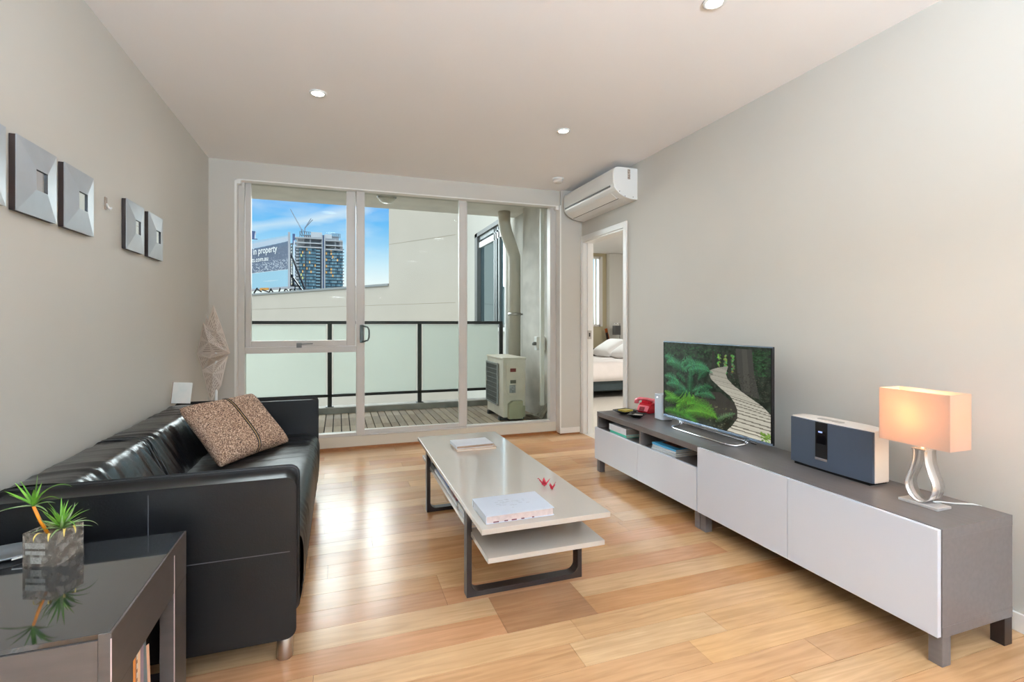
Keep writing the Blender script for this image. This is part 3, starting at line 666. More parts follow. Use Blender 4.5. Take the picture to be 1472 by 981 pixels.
bks = [('orange upright book nearest the front leg inside the side table', (222, 140, 62), .240, .014, 0), ('brown patterned upright book between orange and cream books in side table', (150, 106, 84), .255, .013, 0),
       ('cream upright book between brown and mauve books in side table', (238, 200, 158), .27, .017, 0), ('mauve grey upright book, tallest in the side table', (148, 126, 140), .285, .022, 0),
       ('thin grey upright magazine leaning on the mauve book in side table', (120, 128, 128), .275, .006, .10), ('peach upright book with a black numeral on spine, furthest in side table', (226, 178, 146), .235, .017, .10)]
y = ub(192)
for i, (lab, c, h, tk, lean) in enumerate(bks):
    if lean: yy = y+.004+ (h*math.sin(lean) if i == 4 else 0)+ (0 if i == 4 else .036)
    else: yy = y
    o = book('book', lab, (.17, h, tk-.001), spineM(yy, lean), mat('book_cover_%d' % i, c, .5, var=.08, vscale=30), 'books in the side table')
    if i == 1:
        w = MB()
        for k in range(9): w.box(.0, .0008, .03+.022*k, .03+.022*k+.012, .003, .009, M=spineM(yy, lean) @ Matrix.Translation((-.0012, 0, 0)))
        mkobj('spine_letters', w, M['paper'], o)
    if i == 5:
        tm = text_mb('7', .016); MM = spineM(yy, lean) @ Matrix.Translation((-.0015, h-.022, .003)) @ Matrix(((0, 0, -1, 0), (0, 1, 0, 0), (1, 0, 0, 0), (0, 0, 0, 1))); tm.xf(MM); mkobj('numeral', tm, M['black'], o)
    if not lean: y += tk
# dish left of plant
p = at(2, 800, z=.552); w = MB(); prof = [(0, 0), (.05, 0), (.075, .010), (.072, .012), (.045, .004), (0, .004)]
t = thing('dish', 'flat grey oval dish on black table behind the planter', 'dish', (p.x, p.y, TZ)); w.lathe(prof, (0, 0, 0), 36); w.xf(Matrix.Translation((p.x+.0, p.y+.0, TZ)) @ Matrix.Rotation(.35, 4, 'Z') @ Matrix.Diagonal((1.25, .8, 1, 1))); mkobj('bowl', w, mat('dish_grey', (112, 114, 116), .3), t)
q = at(34, 803, z=.56); mkobj('white_tip', MB().bar((q.x-.022, q.y-.004, .562), (q.x+.012, q.y+.004, .566), .008, .003), M['cwhite'], t)
# planter
PL = at(78, 816, z=TZ); pz = TZ; ang = math.atan2(.075, .029)-PI/2
MP = Matrix.Translation((PL.x, PL.y, pz)) @ Matrix.Rotation(ang, 4, 'Z')   # local -x goes left, +y goes back
pt = thing('potted_plant', 'spiky green air plants in small square glass pot on black table', 'plant', (PL.x-.02, PL.y+.05, pz))
S = .084
def potglass():
    m, nt, o = newmat('cloudy_pot_glass'); N = nt.nodes; L = nt.links
    t = N.new('ShaderNodeBsdfTransparent'); t.inputs[0].default_value = (*lin((228, 224, 218)), 1)
    d = N.new('ShaderNodeBsdfPrincipled'); d.inputs['Base Color'].default_value = (*lin((196, 186, 176)), 1); d.inputs['Roughness'].default_value = .06; d.inputs['Specular IOR Level'].default_value = .9
    tc = N.new('ShaderNodeTexCoord'); n = N.new('ShaderNodeTexNoise'); n.inputs['Scale'].default_value = 55; n.inputs['Detail'].default_value = 5; L.new(tc.outputs['Object'], n.inputs[0])
    r = N.new('ShaderNodeMapRange'); r.inputs['From Min'].default_value = .4; r.inputs['From Max'].default_value = .65; r.inputs['To Min'].default_value = .12; r.inputs['To Max'].default_value = .5; L.new(n.outputs[0], r.inputs['Value'])
    bp = N.new('ShaderNodeBump'); bp.inputs['Strength'].default_value = .5; bp.inputs['Distance'].default_value = .002; L.new(n.outputs[0], bp.inputs['Height']); L.new(bp.outputs[0], d.inputs['Normal'])
    mx = N.new('ShaderNodeMixShader'); L.new(r.outputs[0], mx.inputs[0]); L.new(t.outputs[0], mx.inputs[1]); L.new(d.outputs[0], mx.inputs[2]); L.new(mx.outputs[0], o.inputs[0]); return m
w = MB(); w.box(-S, 0, 0, .004, 0, S, M=MP); w.box(-S, 0, S-.004, S, 0, S, M=MP); w.box(-S, -S+.004, .004, S-.004, 0, S, M=MP); w.box(-.004, 0, .004, S-.004, 0, S, M=MP); w.box(-S, 0, 0, S, 0, .008, M=MP)
pot = mkobj('glass_pot', w, potglass(), pt, bevel=.001)
mkobj('pot_label', MB().box(-S+.022, -S+.05, -.0006, 0, .008, .024, M=MP).box(-S+.008, -S+.06, -.0006, 0, .046, .060, M=MP).box(-S+.008, -S+.06, -.0006, 0, .030, .040, M=MP), mat('faded_print', (150, 146, 138), .5, var=.3, vscale=200), pot)
mkobj('soil', MB().box(-S+.006, -.006, .006, S-.006, .008, .066, M=MP), mat('bark_filling', (96, 80, 68), .95, var=.5, vscale=90, bump=1, bscale=90), pt)
lv = mat('air_plant_green', (120, 168, 52), .45, col2=(78, 132, 40), vscale=30); lv2 = mat('air_plant_grey_green', (168, 184, 140), .5, col2=(112, 152, 70), vscale=40)
def leaf(w, base, dirv, length, width, curl, mi=0, droop=0, n=12):
    base = Vector(base); d = Vector(dirv).normalized(); side = d.cross(Vector((0, 0, 1)))
    if side.length < .1: side = Vector((1, 0, 0))
    side.normalize(); p = base.copy(); pts = []; 
    for i in range(n+1):
        t = i/n; pts.append((p.copy(), width*(1-t)**.75*(.55+.45*min(1, t*5)), d.copy())); d = (Matrix.Rotation(-curl/n*(.3+1.5*t), 3, side) @ d); d.z -= droop/n*t; d.normalize(); p = p+d*(length/n)
    n0 = len(w.v)
    for p, ww, dd in pts:
        up = side.cross(dd).normalized(); w.v += [tuple(p-side*ww/2+up*ww*.25), tuple(p-up*ww*.1), tuple(p+side*ww/2+up*ww*.25)]
    for i in range(n):
        for q in (0, 1): w.face([n0+i*3+q, n0+i*3+q+1, n0+i*3+q+4, n0+i*3+q+3], mi, True)
random.seed(11)
c1 = MP @ Vector((-.018, .038, .082))
w = MB()
for i in range(34):
    a = 2*PI*i*.382*1.0; el = .15+1.25*(i/34); L_ = random.uniform(.055, .085)
    leaf(w, c1+Vector((0, 0, .004*i/34)), (math.cos(a)*math.cos(el), math.sin(a)*math.cos(el), math.sin(el)), L_, .009, random.uniform(-1.0, 1.6) if el < .9 else .4, 0 if i > 14 else 1)
o = mkobj('leaf_rosette', w, [lv, lv2], pt)
c2 = at(48, 728, y=1.60); 
w = MB(); prof = [MP @ Vector((-.045, .03, .07)), (MP @ Vector((-.045, .03, .07))).lerp(c2, .5)+Vector((-.002, 0, 0)), c2]
w.tube(prof, [.0042, .004, .0035], 8); mkobj('stem', w, mat('amber_stem', (226, 138, 30), .35, var=.15, vscale=50), pt)
w = MB(); cam_r = Vector((CS, -SN, 0)); cam_f = Vector((SN, CS, 0)); Z = Vector((0, 0, 1))
def lf(dx, dz, df, L_, wdt, curl, mi=0, droop=0): leaf(w, c2, cam_r*dx+Z*dz+cam_f*df, L_, wdt, curl, mi, droop)
lf(-.9, .55, .0, .085, .012, .2); lf(-1, .85, .3, .09, .010, .1); lf(-.35, 1, -.1, .075, .011, .1); lf(.1, 1, .1, .080, .015, -.1); lf(.45, 1, .1, .11, .012, 1.6, 0, .2); lf(.8, .75, -.1, .085, .010, 1.2); lf(.9, .4, .2, .05, .009, .8, 1)
lf(-1, .05, -.3, .10, .010, .5, 1, .3); lf(.0, .9, .4, .06, .012, .0); lf(-.6, .7, -.4, .06, .012, .2); lf(.3, .8, -.3, .07, .012, .5); lf(-.1, .6, .6, .05, .01, .6); lf(.9, .1, -.3, .06, .008, .7, 1)
mkobj('leaf_rosette', w, [lv, lv2], pt)
w = MB(); lfy = mat('dry_leaf', (214, 190, 104), .6)
for (lx, ly, dx) in ((-.035, .002, -.3), (-.012, .002, .1), (.0, .05, .5), (-.002, .03, .2)):
    leaf(w, MP @ Vector((lx, ly, .085)), (dx+.1, -.8, .35), .035, .008, 1.8, 0, 1.6)
mkobj('dry_leaves', w, lfy, pt)
# ================================================================ COFFEE TABLE
CX0, CX1, CY0, CY1, CZ = .502, 1.046, 1.782, 3.375, .40
ct = thing('coffee_table', 'long beige lacquered coffee table on dark steel sled legs', 'coffee table', ((CX0+CX1)/2, (CY0+CY1)/2, 0))
mkobj('tabletop', bx(CX0, CX1, CY0, CY1, CZ-.021, CZ), [M['beige']], ct, bevel=.0015)
mkobj('lower_shelf', bx(.531, 1.03, 1.80, 3.36, .26, .28), [M['beige']], ct, bevel=.0015)
for yy in (2.057, 3.07):
    w = MB(); x0, x1 = .5135, 1.059-.002; th, dp = .022, .05
    out = [(x0, CZ-.022), (x0, .0), (x1, .0), (x1, CZ-.022), (x1-th, CZ-.022)] + [(a, b) for a, b in arc(x1-th-.035, .022+.035, .035, 0, -PI/2, 6)] + [(a, b) for a, b in arc(x0+th+.035, .022+.035, .035, -PI/2, -PI, 6)] + [(x0+th, CZ-.022)]
    out = [(a, b) for a, b in out]
    w.prism(out, lambda a, b, q: (a, q, b), yy, yy+dp)
    lg = mkobj('sled_leg', w, M['legdark'], ct, bevel=.001)
    for xx in (x0+th, x1-th-.03): mkobj('bracket', bx(xx, xx+.03, yy+.002, yy+dp-.002, .245, .26), M['legdark'], lg)
def flatM(x, y, z, rot=0):  # book lying: local x-> +X, y -> +Y, z -> Z
    return Matrix.Translation((x, y, z)) @ Matrix.Rotation(rot, 4, 'Z')
CW2 = mat('pale_blue_cover', (190, 194, 204), .35, var=.04, vscale=6)
b1 = book('book', 'large pale hardcover art book on near end of coffee table', (.285, .205, .031), flatM(.530, 1.823, CZ, .008), CW2, None, mat('mauve_pages', (196, 176, 170), .8, var=.1, vscale=60))
drp = mat('dark_red_print', (96, 30, 40), .6)
for (a, b, c) in ((.03, .022, 0), (.075, .014, 1), (.105, .02, 0), (.145, .012, 0), (.19, .008, 1)): mkobj('page_mark', bx(.530+a, .530+a+b, 1.8235, 1.8275, CZ+.003, CZ+.006), drp, b1)
w = MB()
for i in range(26):
    a = random.uniform(0, 2*PI); r = random.uniform(.02, .06); x = .66+r*1.3*math.cos(a); y = 1.925+r*.8*math.sin(a); w.box(x, x+random.uniform(.006, .02), y, y+.005, CZ+.031, CZ+.0313)
mkobj('cover_print', w, mat('embossed_print', (168, 170, 178), .3), b1)
mkobj('spine_end', bx(.5285, .5335, 2.005, 2.029, CZ+.002, CZ+.029), M['black'], b1)
book('book', 'thin tan book, lower of the pair at far end of coffee table', (.25, .17, .014), flatM(.664, 2.905, CZ, .0), mat('tan_cover', (196, 168, 142), .5), 'pair of books at the far end of the coffee table')
b3 = book('book', 'white hardcover book, upper of the pair at far end of coffee table', (.232, .165, .019), flatM(.664, 2.912, CZ+.0141, .03), M['coverwhite'], 'pair of books at the far end of the coffee table', mat('dark_brown_pages', (150, 122, 100), .8))
mkobj('spine_end', bx(.6625, .667, 3.05, 3.075, CZ+.016, CZ+.032), M['black'], b3)
# cranes
def crane(px, py, rot, s, label):
    t = thing('paper_crane', label, 'origami', (px, py, CZ), 'paper cranes'); w = MB(); A = Matrix.Translation((px, py, CZ)) @ Matrix.Rotation(rot, 4, 'Z') @ Matrix.Diagonal((s, s, s, 1))
    def T(*f):
        n = len(w.v); w.v += [tuple(A @ Vector(p)) for p in f]; w.face(list(range(n, n+len(f))))
    body = [(.0, -.28, .0), (.3, 0, .25), (0, .28, 0), (-.3, 0, .25)]
    T((-.35, 0, .32), (0, -.22, .02), (.35, 0, .32), (0, 0, .5)); T((-.35, 0, .32), (0, 0, .5), (.35, 0, .32), (0, .22, .02))
    T((-.35, 0, .32), (0, .22, .02), (0, -.22, .02)); T((.35, 0, .32), (0, -.22, .02), (0, .22, .02))
    # wings, neck with head, tail
    for sg in (-1, 1):
        T((-.38, sg*.06, .26), (.38, sg*.06, .26), (.22, sg*.5, .8), (.08, sg*.62, 1.05)); T((-.38, sg*.04, .23), (.08, sg*.62, 1.03), (.22, sg*.5, .78), (.38, sg*.04, .23))
    for sg in (-1, 1):
        T((.1, sg*.10, .06), (.22, sg*.08, .48), (.82, 0, 1.15), (.70, 0, .8)); T((-.1, sg*.10, .06), (-.22, sg*.08, .48), (-.85, 0, 1.2), (-.6, 0, .7))
    T((.82, 0, 1.12), (.70, .02, 1.0), (1.02, 0, .98)); T((.82, 0, 1.12), (1.02, 0, .98), (.70, -.02, 1.0))
    mkobj('body', w, M['crane'], t); return t
p1 = at(789, 701.5, z=CZ); p2 = at(792.5, 704.3, z=CZ)
crane(p1.x-.012, p1.y+.026, 2.7, .034, 'red foil paper crane on coffee table, the left larger of two')
crane(p2.x+.004, p2.y, .4, .027, 'red foil paper crane on coffee table, the right smaller of two')
# things on the lower shelf, seen along the left edge
SZ = .281
t = thing('paper_roll', 'tan rolled paper at far end of the coffee table shelf', 'paper roll', (.6, 3.22, SZ)); w = MB().tube([(.548, 3.20, SZ+.026), (.80, 3.26, SZ+.026)], .025, 18); mkobj('roll', w, mat('kraft', (196, 152, 112), .7), t)
mkobj('inner_end', MB().tube([(.5465, 3.1996, SZ+.026), (.5482, 3.20, SZ+.026)], .013, 14), M['dark'], t)
t = thing('glasses_case', 'small black case beside the rolled paper on table shelf', 'case', (.60, 3.05, SZ)); mkobj('case', bx(.545, .69, 3.00, 3.10, SZ+.012, SZ+.055), M['black'], t, bevel=.01)
mkobj('case_base', bx(.54, .70, 2.99, 3.11, SZ, SZ+.014), M['grey'], t, bevel=.003)
book('magazine', 'white magazine under the blue book on table shelf', (.22, .60, .016), flatM(.541, 2.36, SZ), mat('mag_white', (222, 224, 228), .3), 'magazines on the coffee table shelf', cat='magazine', thick=.0006)
book('book', 'blue book lying on white magazine on the table shelf', (.19, .33, .026), flatM(.548, 2.60, SZ+.0165), mat('blue_cover', (24, 84, 164), .35), None)
t = thing('pouch', 'brown leather pouch on the middle of the table shelf', 'pouch', (.6, 2.5, SZ+.017)); mkobj('pouch_body', bx(.543, .68, 2.47, 2.56, SZ+.017, SZ+.055), mat('pouch_brown', (112, 72, 58), .6, var=.2), t, bevel=.012)
t = thing('wallet', 'dark red wallet in front of brown pouch on table shelf', 'wallet', (.6, 2.42, SZ+.017)); mkobj('wallet_body', bx(.541, .66, 2.38, 2.455, SZ+.017, SZ+.040), mat('wallet_red', (112, 36, 48), .5), t, bevel=.006)
book('magazine', 'silver magazine, lower one at near end of table shelf', (.22, .245, .013), flatM(.541, 2.09, SZ), mat('mag_silver', (196, 200, 206), .3), 'magazines on the coffee table shelf', cat='magazine', thick=.0006)
book('magazine', 'white magazine, upper one at near end of table shelf', (.215, .24, .013), flatM(.545, 2.095, SZ+.0135, .02), mat('mag_white2', (232, 232, 232), .3), 'magazines on the coffee table shelf', cat='magazine', thick=.0006)
# ================================================================ TV BENCHES
BXF, BX0, BX1 = 1.909, 1.930, 2.318
HB = .47
def bench(y0, y1, openslot, label):
    t = thing('tv_bench', label, 'tv bench', ((BX0+BX1)/2, (y0+y1)/2, 0), 'tv benches along the right wall')
    th = .036; m = M['carcass']
    mkobj('top_panel', bx(BX0, BX1, y0, y1, HB-th, HB), m, t, bevel=.001)
    mkobj('bottom_panel', bx(BX0, BX1, y0, y1, .10, .10+th), m, t, bevel=.001)
    for a, b in ((y0+.001, y0+.018), (y1-.018, y1-.001)): mkobj('side_panel', bx(BX0+.001, BX1-.001, a, b, .10+th, HB-th), m, t)
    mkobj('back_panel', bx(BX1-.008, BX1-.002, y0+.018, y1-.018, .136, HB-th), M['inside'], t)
    ym = (y0+y1)/2; mkobj('divider', bx(BX0+.001, BX1-.01, ym-.009, ym+.009, .136, HB-th), m, t)
    if openslot:
        for a, b in ((y0+.018, ym-.009), (ym+.009, y1-.018)): mkobj('shelf', bx(BX0+.002, BX1-.01, a, b, .325, .341), m, t)
        for a, b in ((y0+.004, ym-.0015), (ym+.0015, y1-.002)): mkobj('drawer_front', bx(BXF, BXF+.018, a, b, .1045, .350), M['gloss'], t, bevel=.0012)
    else:
        for a, b in ((y0+.002, ym-.0015), (ym+.0015, y1-.002)): mkobj('drawer_front', bx(BXF, BXF+.018, a, b, .1045, HB-.001), M['gloss'], t, bevel=.0012)
    for yy in (y0, y1-.045):
        for xx in (BX0+.001, BX1-.046): mkobj('leg', bx(xx, xx+.045, yy+.001, yy+.044, 0, .10), M['carcass'] if xx < 2 else M['legdark'], t, bevel=.0015)
    return t
bench(1.111, 2.307, False, 'grey-brown TV bench with two full white fronts, nearer of two benches')
bench(2.309, 3.497, True, 'grey-brown TV bench with open slots above white drawers, farther bench')
# books in slots
SS = .342
ym = (2.309+3.497)/2
book('book', 'teal-spined book, lower one in the far slot of TV bench', (.30, .225, .018), flatM(1.948, 3.10, SS), mat('teal_cover', (98, 216, 182), .4), 'books in the bench slots', M['paper'])
book('book', 'thick white book, upper one in the far slot of TV bench', (.30, .235, .045), flatM(1.945, 3.10, SS+.0185), mat('white_cover_print', (226, 226, 230), .35, var=.05, vscale=20), 'books in the bench slots', mat('grey_pages', (150, 140, 130), .8))
for i, (c, lab) in enumerate((((214, 214, 216), 'bottom magazine of the stack in near slot of TV bench'), ((198, 200, 204), 'second magazine from the bottom in near slot of TV bench'), ((224, 222, 222), 'third magazine from the bottom in near slot of TV bench'))):
    book('magazine', lab, (.30, .235, .010), flatM(1.955+.004*i, 2.555+.006*i, SS+.0105*i, .05-.02*i), mat('mag_c%d' % i, c, .3), 'magazines in the bench slot', cat='magazine', thick=.0006)
mt = book('magazine', 'blue magazine with orange picture, top of stack in near slot of TV bench', (.30, .235, .012), flatM(1.96, 2.56, SS+.0318, .04), mat('mag_blue', (72, 168, 214), .3), 'magazines in the bench slot', cat='magazine', thick=.0008)
mkobj('cover_picture', bx(.05, .25, .03, .2, .0121, .0124, M=flatM(1.96, 2.56, SS+.0318, .04)), mat('mag_picture', (196, 110, 74), .35, col2=(60, 44, 44), vscale=30), mt)
# ================================================================ TV
def poly_raster(w_, h_, img, P, col, a=1.0, soft=0):
    P = np.array(P, float); x0, y0 = np.floor(P.min(0)).astype(int); x1, y1 = np.ceil(P.max(0)).astype(int)+1
    x0, y0 = max(0, x0), max(0, y0); x1, y1 = min(w_, x1), min(h_, y1)
    if x1 <= x0 or y1 <= y0: return
    X, Y = np.meshgrid(np.arange(x0, x1)+.5, np.arange(y0, y1)+.5); ins = np.zeros(X.shape, bool); n = len(P)
    for i in range(n):
        ax, ay = P[i]; bx_, by_ = P[(i+1) % n]
        if ay == by_: continue
        c = ((ay > Y) != (by_ > Y)) & (X < (bx_-ax)*(Y-ay)/(by_-ay)+ax); ins ^= c
    s = img[y0:y1, x0:x1]; s[ins] = s[ins]*(1-a)+np.array(col)*a
def forest(w_=320, h_=180):
    img = np.zeros((h_, w_, 3)); base = np.array([34, 42, 34.])
    nz = rng.random((h_//6+2, w_//6+2)); yy, xx = np.mgrid[0:h_, 0:w_]
    fy, fx = yy/6, xx/6; iy, ix = fy.astype(int), fx.astype(int); ty, tx = fy-iy, fx-ix
    n = nz[iy, ix]*(1-ty)*(1-tx)+nz[iy+1, ix]*ty*(1-tx)+nz[iy, ix+1]*(1-ty)*tx+nz[iy+1, ix+1]*ty*tx
    img[:] = base*(.6+.9*n)[..., None]; img += rng.normal(0, 4, img.shape[:2])[..., None]
    def X(a): return a*w_
    def Y(a): return a*h_
    def pg(P, c, a=1): poly_raster(w_, h_, img, [(X(p), Y(q)) for p, q in P], c, a)
    for q in ((.0, .02, .6, .16), (.86, .02, 1, .3)):   # background foliage
        for i in range(260):
            x, y = random.uniform(q[0], q[2]), random.uniform(q[1], q[3]); s = random.uniform(.004, .012); g = random.uniform(50, 96); pg([(x, y), (x+s, y+s), (x, y+2*s), (x-s, y+s)], (g*.55, g, g*.6), .7)
    for tx_ in (.52, .57, .62, .67, .72): pg([(tx_, .08), (tx_+.025, .08), (tx_+.03, .38), (tx_-.005, .38)], (44, 44, 40))
    for tx_, c in ((.585, (128, 186, 84)), (.64, (120, 170, 90)), (.705, (110, 150, 90))):
        for i in range(40):
            x = tx_+random.uniform(-.013, .013); y = random.uniform(.09, .32); s = .010; pg([(x, y), (x+s, y+s*1.6), (x, y+2*s), (x-s, y+s)], [v*random.uniform(.5, 1.1) for v in c], .8)
    pg([(.73, .03), (.86, .03), (.88, .3), (.92, .56), (.78, .52), (.745, .3)], (62, 62, 58)); pg([(.78, .03), (.82, .03), (.85, .5), (.8, .5)], (80, 78, 72), .6)
    for i in range(400):
        x, y = random.uniform(.66, .99), random.uniform(.3, .58); s = random.uniform(.003, .008); g = random.uniform(40, 105); pg([(x, y), (x+s, y+s), (x, y+2*s), (x-s, y+s)], (g*.85, g*.85, g*.72), .6)
    pg([(.30, .60), (.60, .56), (.74, .68), (.74, .86), (.44, .80), (.30, .70)], (58, 54, 50), .8)
    # boardwalk
    Lp = [(.66, .24), (.57, .27), (.50, .31), (.49, .36), (.51, .42), (.56, .47), (.62, .53), (.68, .58), (.72, .65), (.745, .73), (.745, .82), (.70, .92), (.65, 1.0)]
    Rp = [(.665, .245), (.655, .29), (.645, .33), (.66, .39), (.71, .45), (.78, .51), (.86, .57), (.94, .63), (1.0, .70), (1.04, .76), (1.06, .85), (1.06, .94), (1.06, 1.02)]
    for i in range(len(Lp)-1):
        m = 5
        for j in range(m):
            f0, f1 = j/m, (j+1)/m; lx = lambda f: (Lp[i][0]+(Lp[i+1][0]-Lp[i][0])*f, Lp[i][1]+(Lp[i+1][1]-Lp[i][1])*f); rx = lambda f: (Rp[i][0]+(Rp[i+1][0]-Rp[i][0])*f, Rp[i][1]+(Rp[i+1][1]-Rp[i][1])*f)
            g = random.uniform(.93, 1.03)*(.74+.30*i/12); c = (196*g, 192*g, 176*g); pg([lx(f0), rx(f0), rx(f1), lx(f1)], c)
            if (i > 6 and j in (1, 4)) or (i <= 6 and j == 4):
                e = .14; pg([lx(f1-e), rx(f1-e), rx(f1), lx(f1)], (84, 80, 72), .75 if i > 5 else .3)
    def frond(x, y, ang, L_, bend, col, wd_=.06, n=26, shade=True):
        if shade: frond(x+.006, y+.022, ang, L_, bend, (22, 34, 24), wd_*1.05, n, False)
        px, py, a = x, y, ang; ar = w_/h_
        for i in range(n):
            t = i/n; a += bend/n; px += math.cos(a)*L_/n; py += math.sin(a)*L_/n*ar
            l = wd_*(math.sin(PI*min(1, t*.92+.12)))**.8
            for sg in (-1, 1):
                b = a+sg*1.15; ex, ey = px+math.cos(b)*l, py+math.sin(b)*l*ar; c = [min(255, v*(random.uniform(.86, 1.04)+(.14 if sg < 0 else -.12))) for v in col]; dx, dy = math.cos(a)*L_/n*.36, math.sin(a)*L_/n*.36*ar
                pg([(px-dx, py-dy), (px+dx, py+dy), (ex+dx*.4, ey+dy*.4)], c)
            pg([(px-.002, py-.004), (px+.002, py-.004), (px+.002, py+.004)], col)
    for i in range(120):
        x, y = random.uniform(.48, .74), random.uniform(.72, .98)
        if x > .72-(y-.72)*.35: continue
        s = random.uniform(.003, .01); g = random.uniform(60, 140); pg([(x, y), (x+s, y+s), (x, y+2*s), (x-s, y+s)], (g*.95, g*.95, g*.7), .7)
    cg = (64, 128, 88); dk = (44, 96, 62)
    for (x, y, a, l, b, c, wd_) in ((.20, .30, -.9, .16, 1.3, cg, .05), (.24, .34, -.6, .26, 1.0, cg, .05), (.27, .36, -.35, .26, .6, cg, .045), (.0, .20, -.1, .14, .9, cg, .05), (.02, .28, -.2, .26, .8, cg, .06), (.14, .42, .0, .12, .9, dk, .04),
        (.0, .47, -.1, .18, .6, cg, .05), (.02, .58, -.3, .28, .9, cg, .05), (.30, .50, -1.3, .1, .3, dk, .05), (.31, .62, -.5, .2, .7, cg, .045), (.34, .66, -.5, .22, .9, cg, .04), (.38, .60, -.8, .16, 1.0, dk, .035), (.38, .46, -1.1, .13, .9, dk, .04), (.30, .72, -1.6, .22, .1, dk, .05), (.1, .7, -.4, .2, .7, dk, .04),
        (.0, .68, .4, .16, -.2, (92, 150, 60), .05), (.0, .80, -.3, .2, .3, (84, 150, 56), .05), (.60, .88, -.6, .14, .3, (86, 122, 84), .03), (.55, .93, -.8, .14, .6, (86, 116, 80), .03)): frond(x, y, a, l, b, c, wd_)
    frond(.14, .88, -.62, .24, .25, (88, 150, 46), .085, 34); frond(.26, .80, -.32, .34, 1.0, (84, 150, 46), .075, 44); frond(.22, .92, -.35, .36, .55, (96, 160, 52), .055, 44); frond(.10, .92, -.1, .34, .75, (66, 128, 44), .06, 40); frond(.0, .95, -.2, .3, .5, (66, 130, 44), .05, 30)
    for i in range(60):
        x, y = random.uniform(.93, 1.0), random.uniform(.90, .99); s = .01; g = random.uniform(110, 170); pg([(x, y), (x+s, y+s), (x, y+2*s), (x-s, y+s)], (g*.75, g, g*.4), .8)
    return np.clip(img, 0, 255)
tv = thing('television', 'flat television showing ferns and a forest boardwalk on TV bench', 'television', (2.17, 2.5, HB))
TVX, TVY0, TVY1, TVZ0, TVZ1 = 2.17, 2.04, 2.972, .513, 1.042
mkobj('back_housing', bx(TVX+.008, TVX+.022, TVY0, TVY1, TVZ0, TVZ1).box(TVX+.022, TVX+.05, TVY0+.15, TVY1-.15, TVZ0+.02, TVZ1-.15), M['black'], tv, bevel=.003)
w = MB(); w.box(TVX, TVX+.009, TVY0, TVY1, TVZ0, TVZ0+.014); mkobj('lower_bezel', w, mat('bezel_silver', (160, 180, 205), .25, .8), tv, bevel=.001)
mkobj('upper_bezel', bx(TVX, TVX+.009, TVY0, TVY1, TVZ1-.006, TVZ1), bpy.data.materials['bezel_silver'], tv)
mkobj('logo_bar', bx(TVX-.002, TVX+.001, (TVY0+TVY1)/2-.07, (TVY0+TVY1)/2+.07, TVZ0+.002, TVZ0+.011), M['chrome'], tv)
for y_ in (TVY0, TVY1-.007): mkobj('side_bezel', bx(TVX+.0002, TVX+.009, y_+.0002, y_+.0068, TVZ0+.014, TVZ1-.006), M['black'], tv)
img = forest(); nh, nw_ = img.shape[:2]; w = MB(); ya, yb, za, zb = TVY1-.008, TVY0+.008, TVZ1-.007, TVZ0+.015
LC = [[lin(img[j, i]) for i in range(nw_)] for j in range(nh)]
w.grid(lambda a, b: (TVX+.0015, ya+(yb-ya)*a, za+(zb-za)*b), nw_, nh, sm=False, colfn=lambda i, j: LC[j][i])
mkobj('screen_picture', w, attr_mat('lit_screen_picture', .15, emit=.95), tv)
fa, fb = at(975.5, 617, z=.478), at(1045, 640, z=.478); w = MB()
xf = 2.085; pts = [(TVX+.02, 2.80, .50), (TVX+.0, 2.80, .480)] + [(xf+.03, 2.79, .4765), (xf+.006, 2.77, .4765), (xf, 2.74, .4765), (xf, 2.30, .4765), (xf+.006, 2.26, .4765), (xf+.03, 2.235, .4765), (TVX, 2.225, .480), (TVX+.02, 2.225, .50)]
w.tube(pts, .006, 10); w.tube([(TVX+.02, 2.80, .5), (TVX+.08, 2.80, .478), (TVX+.085, 2.79, .4765), (TVX+.085, 2.235, .4765), (TVX+.08, 2.225, .478), (TVX+.02, 2.225, .5)], .006, 10); w.box(TVX+.012, TVX+.028, 2.21, 2.24, .49, .53); w.box(TVX+.012, TVX+.028, 2.785, 2.815, .49, .53)
mkobj('stand', w, M['chrome'], tv)
# router
rx, ry = 2.225, 3.045; rt = thing('router', 'white upright box router on TV bench behind the television', 'router', (rx, ry, HB))
mkobj('body', MB().prism(rrect(rx-.049, rx+.049, ry-.049, ry+.049, .016, 5), lambda a, b, q: (a, b, q), HB+.006, HB+.185, sm=False), mat('router_white', (214, 224, 236), .15), rt, bevel=.002)
mkobj('base', MB().prism(rrect(rx-.044, rx+.044, ry-.044, ry+.044, .015, 5), lambda a, b, q: (a, b, q), HB, HB+.006), M['grey'], rt)
mkobj('status_light', bx(rx-.052, rx-.0492, ry+.004, ry+.010, HB+.16, HB+.166), mat('led_white', (255, 255, 255), .3, emit=(255, 255, 255), es=3), rt)
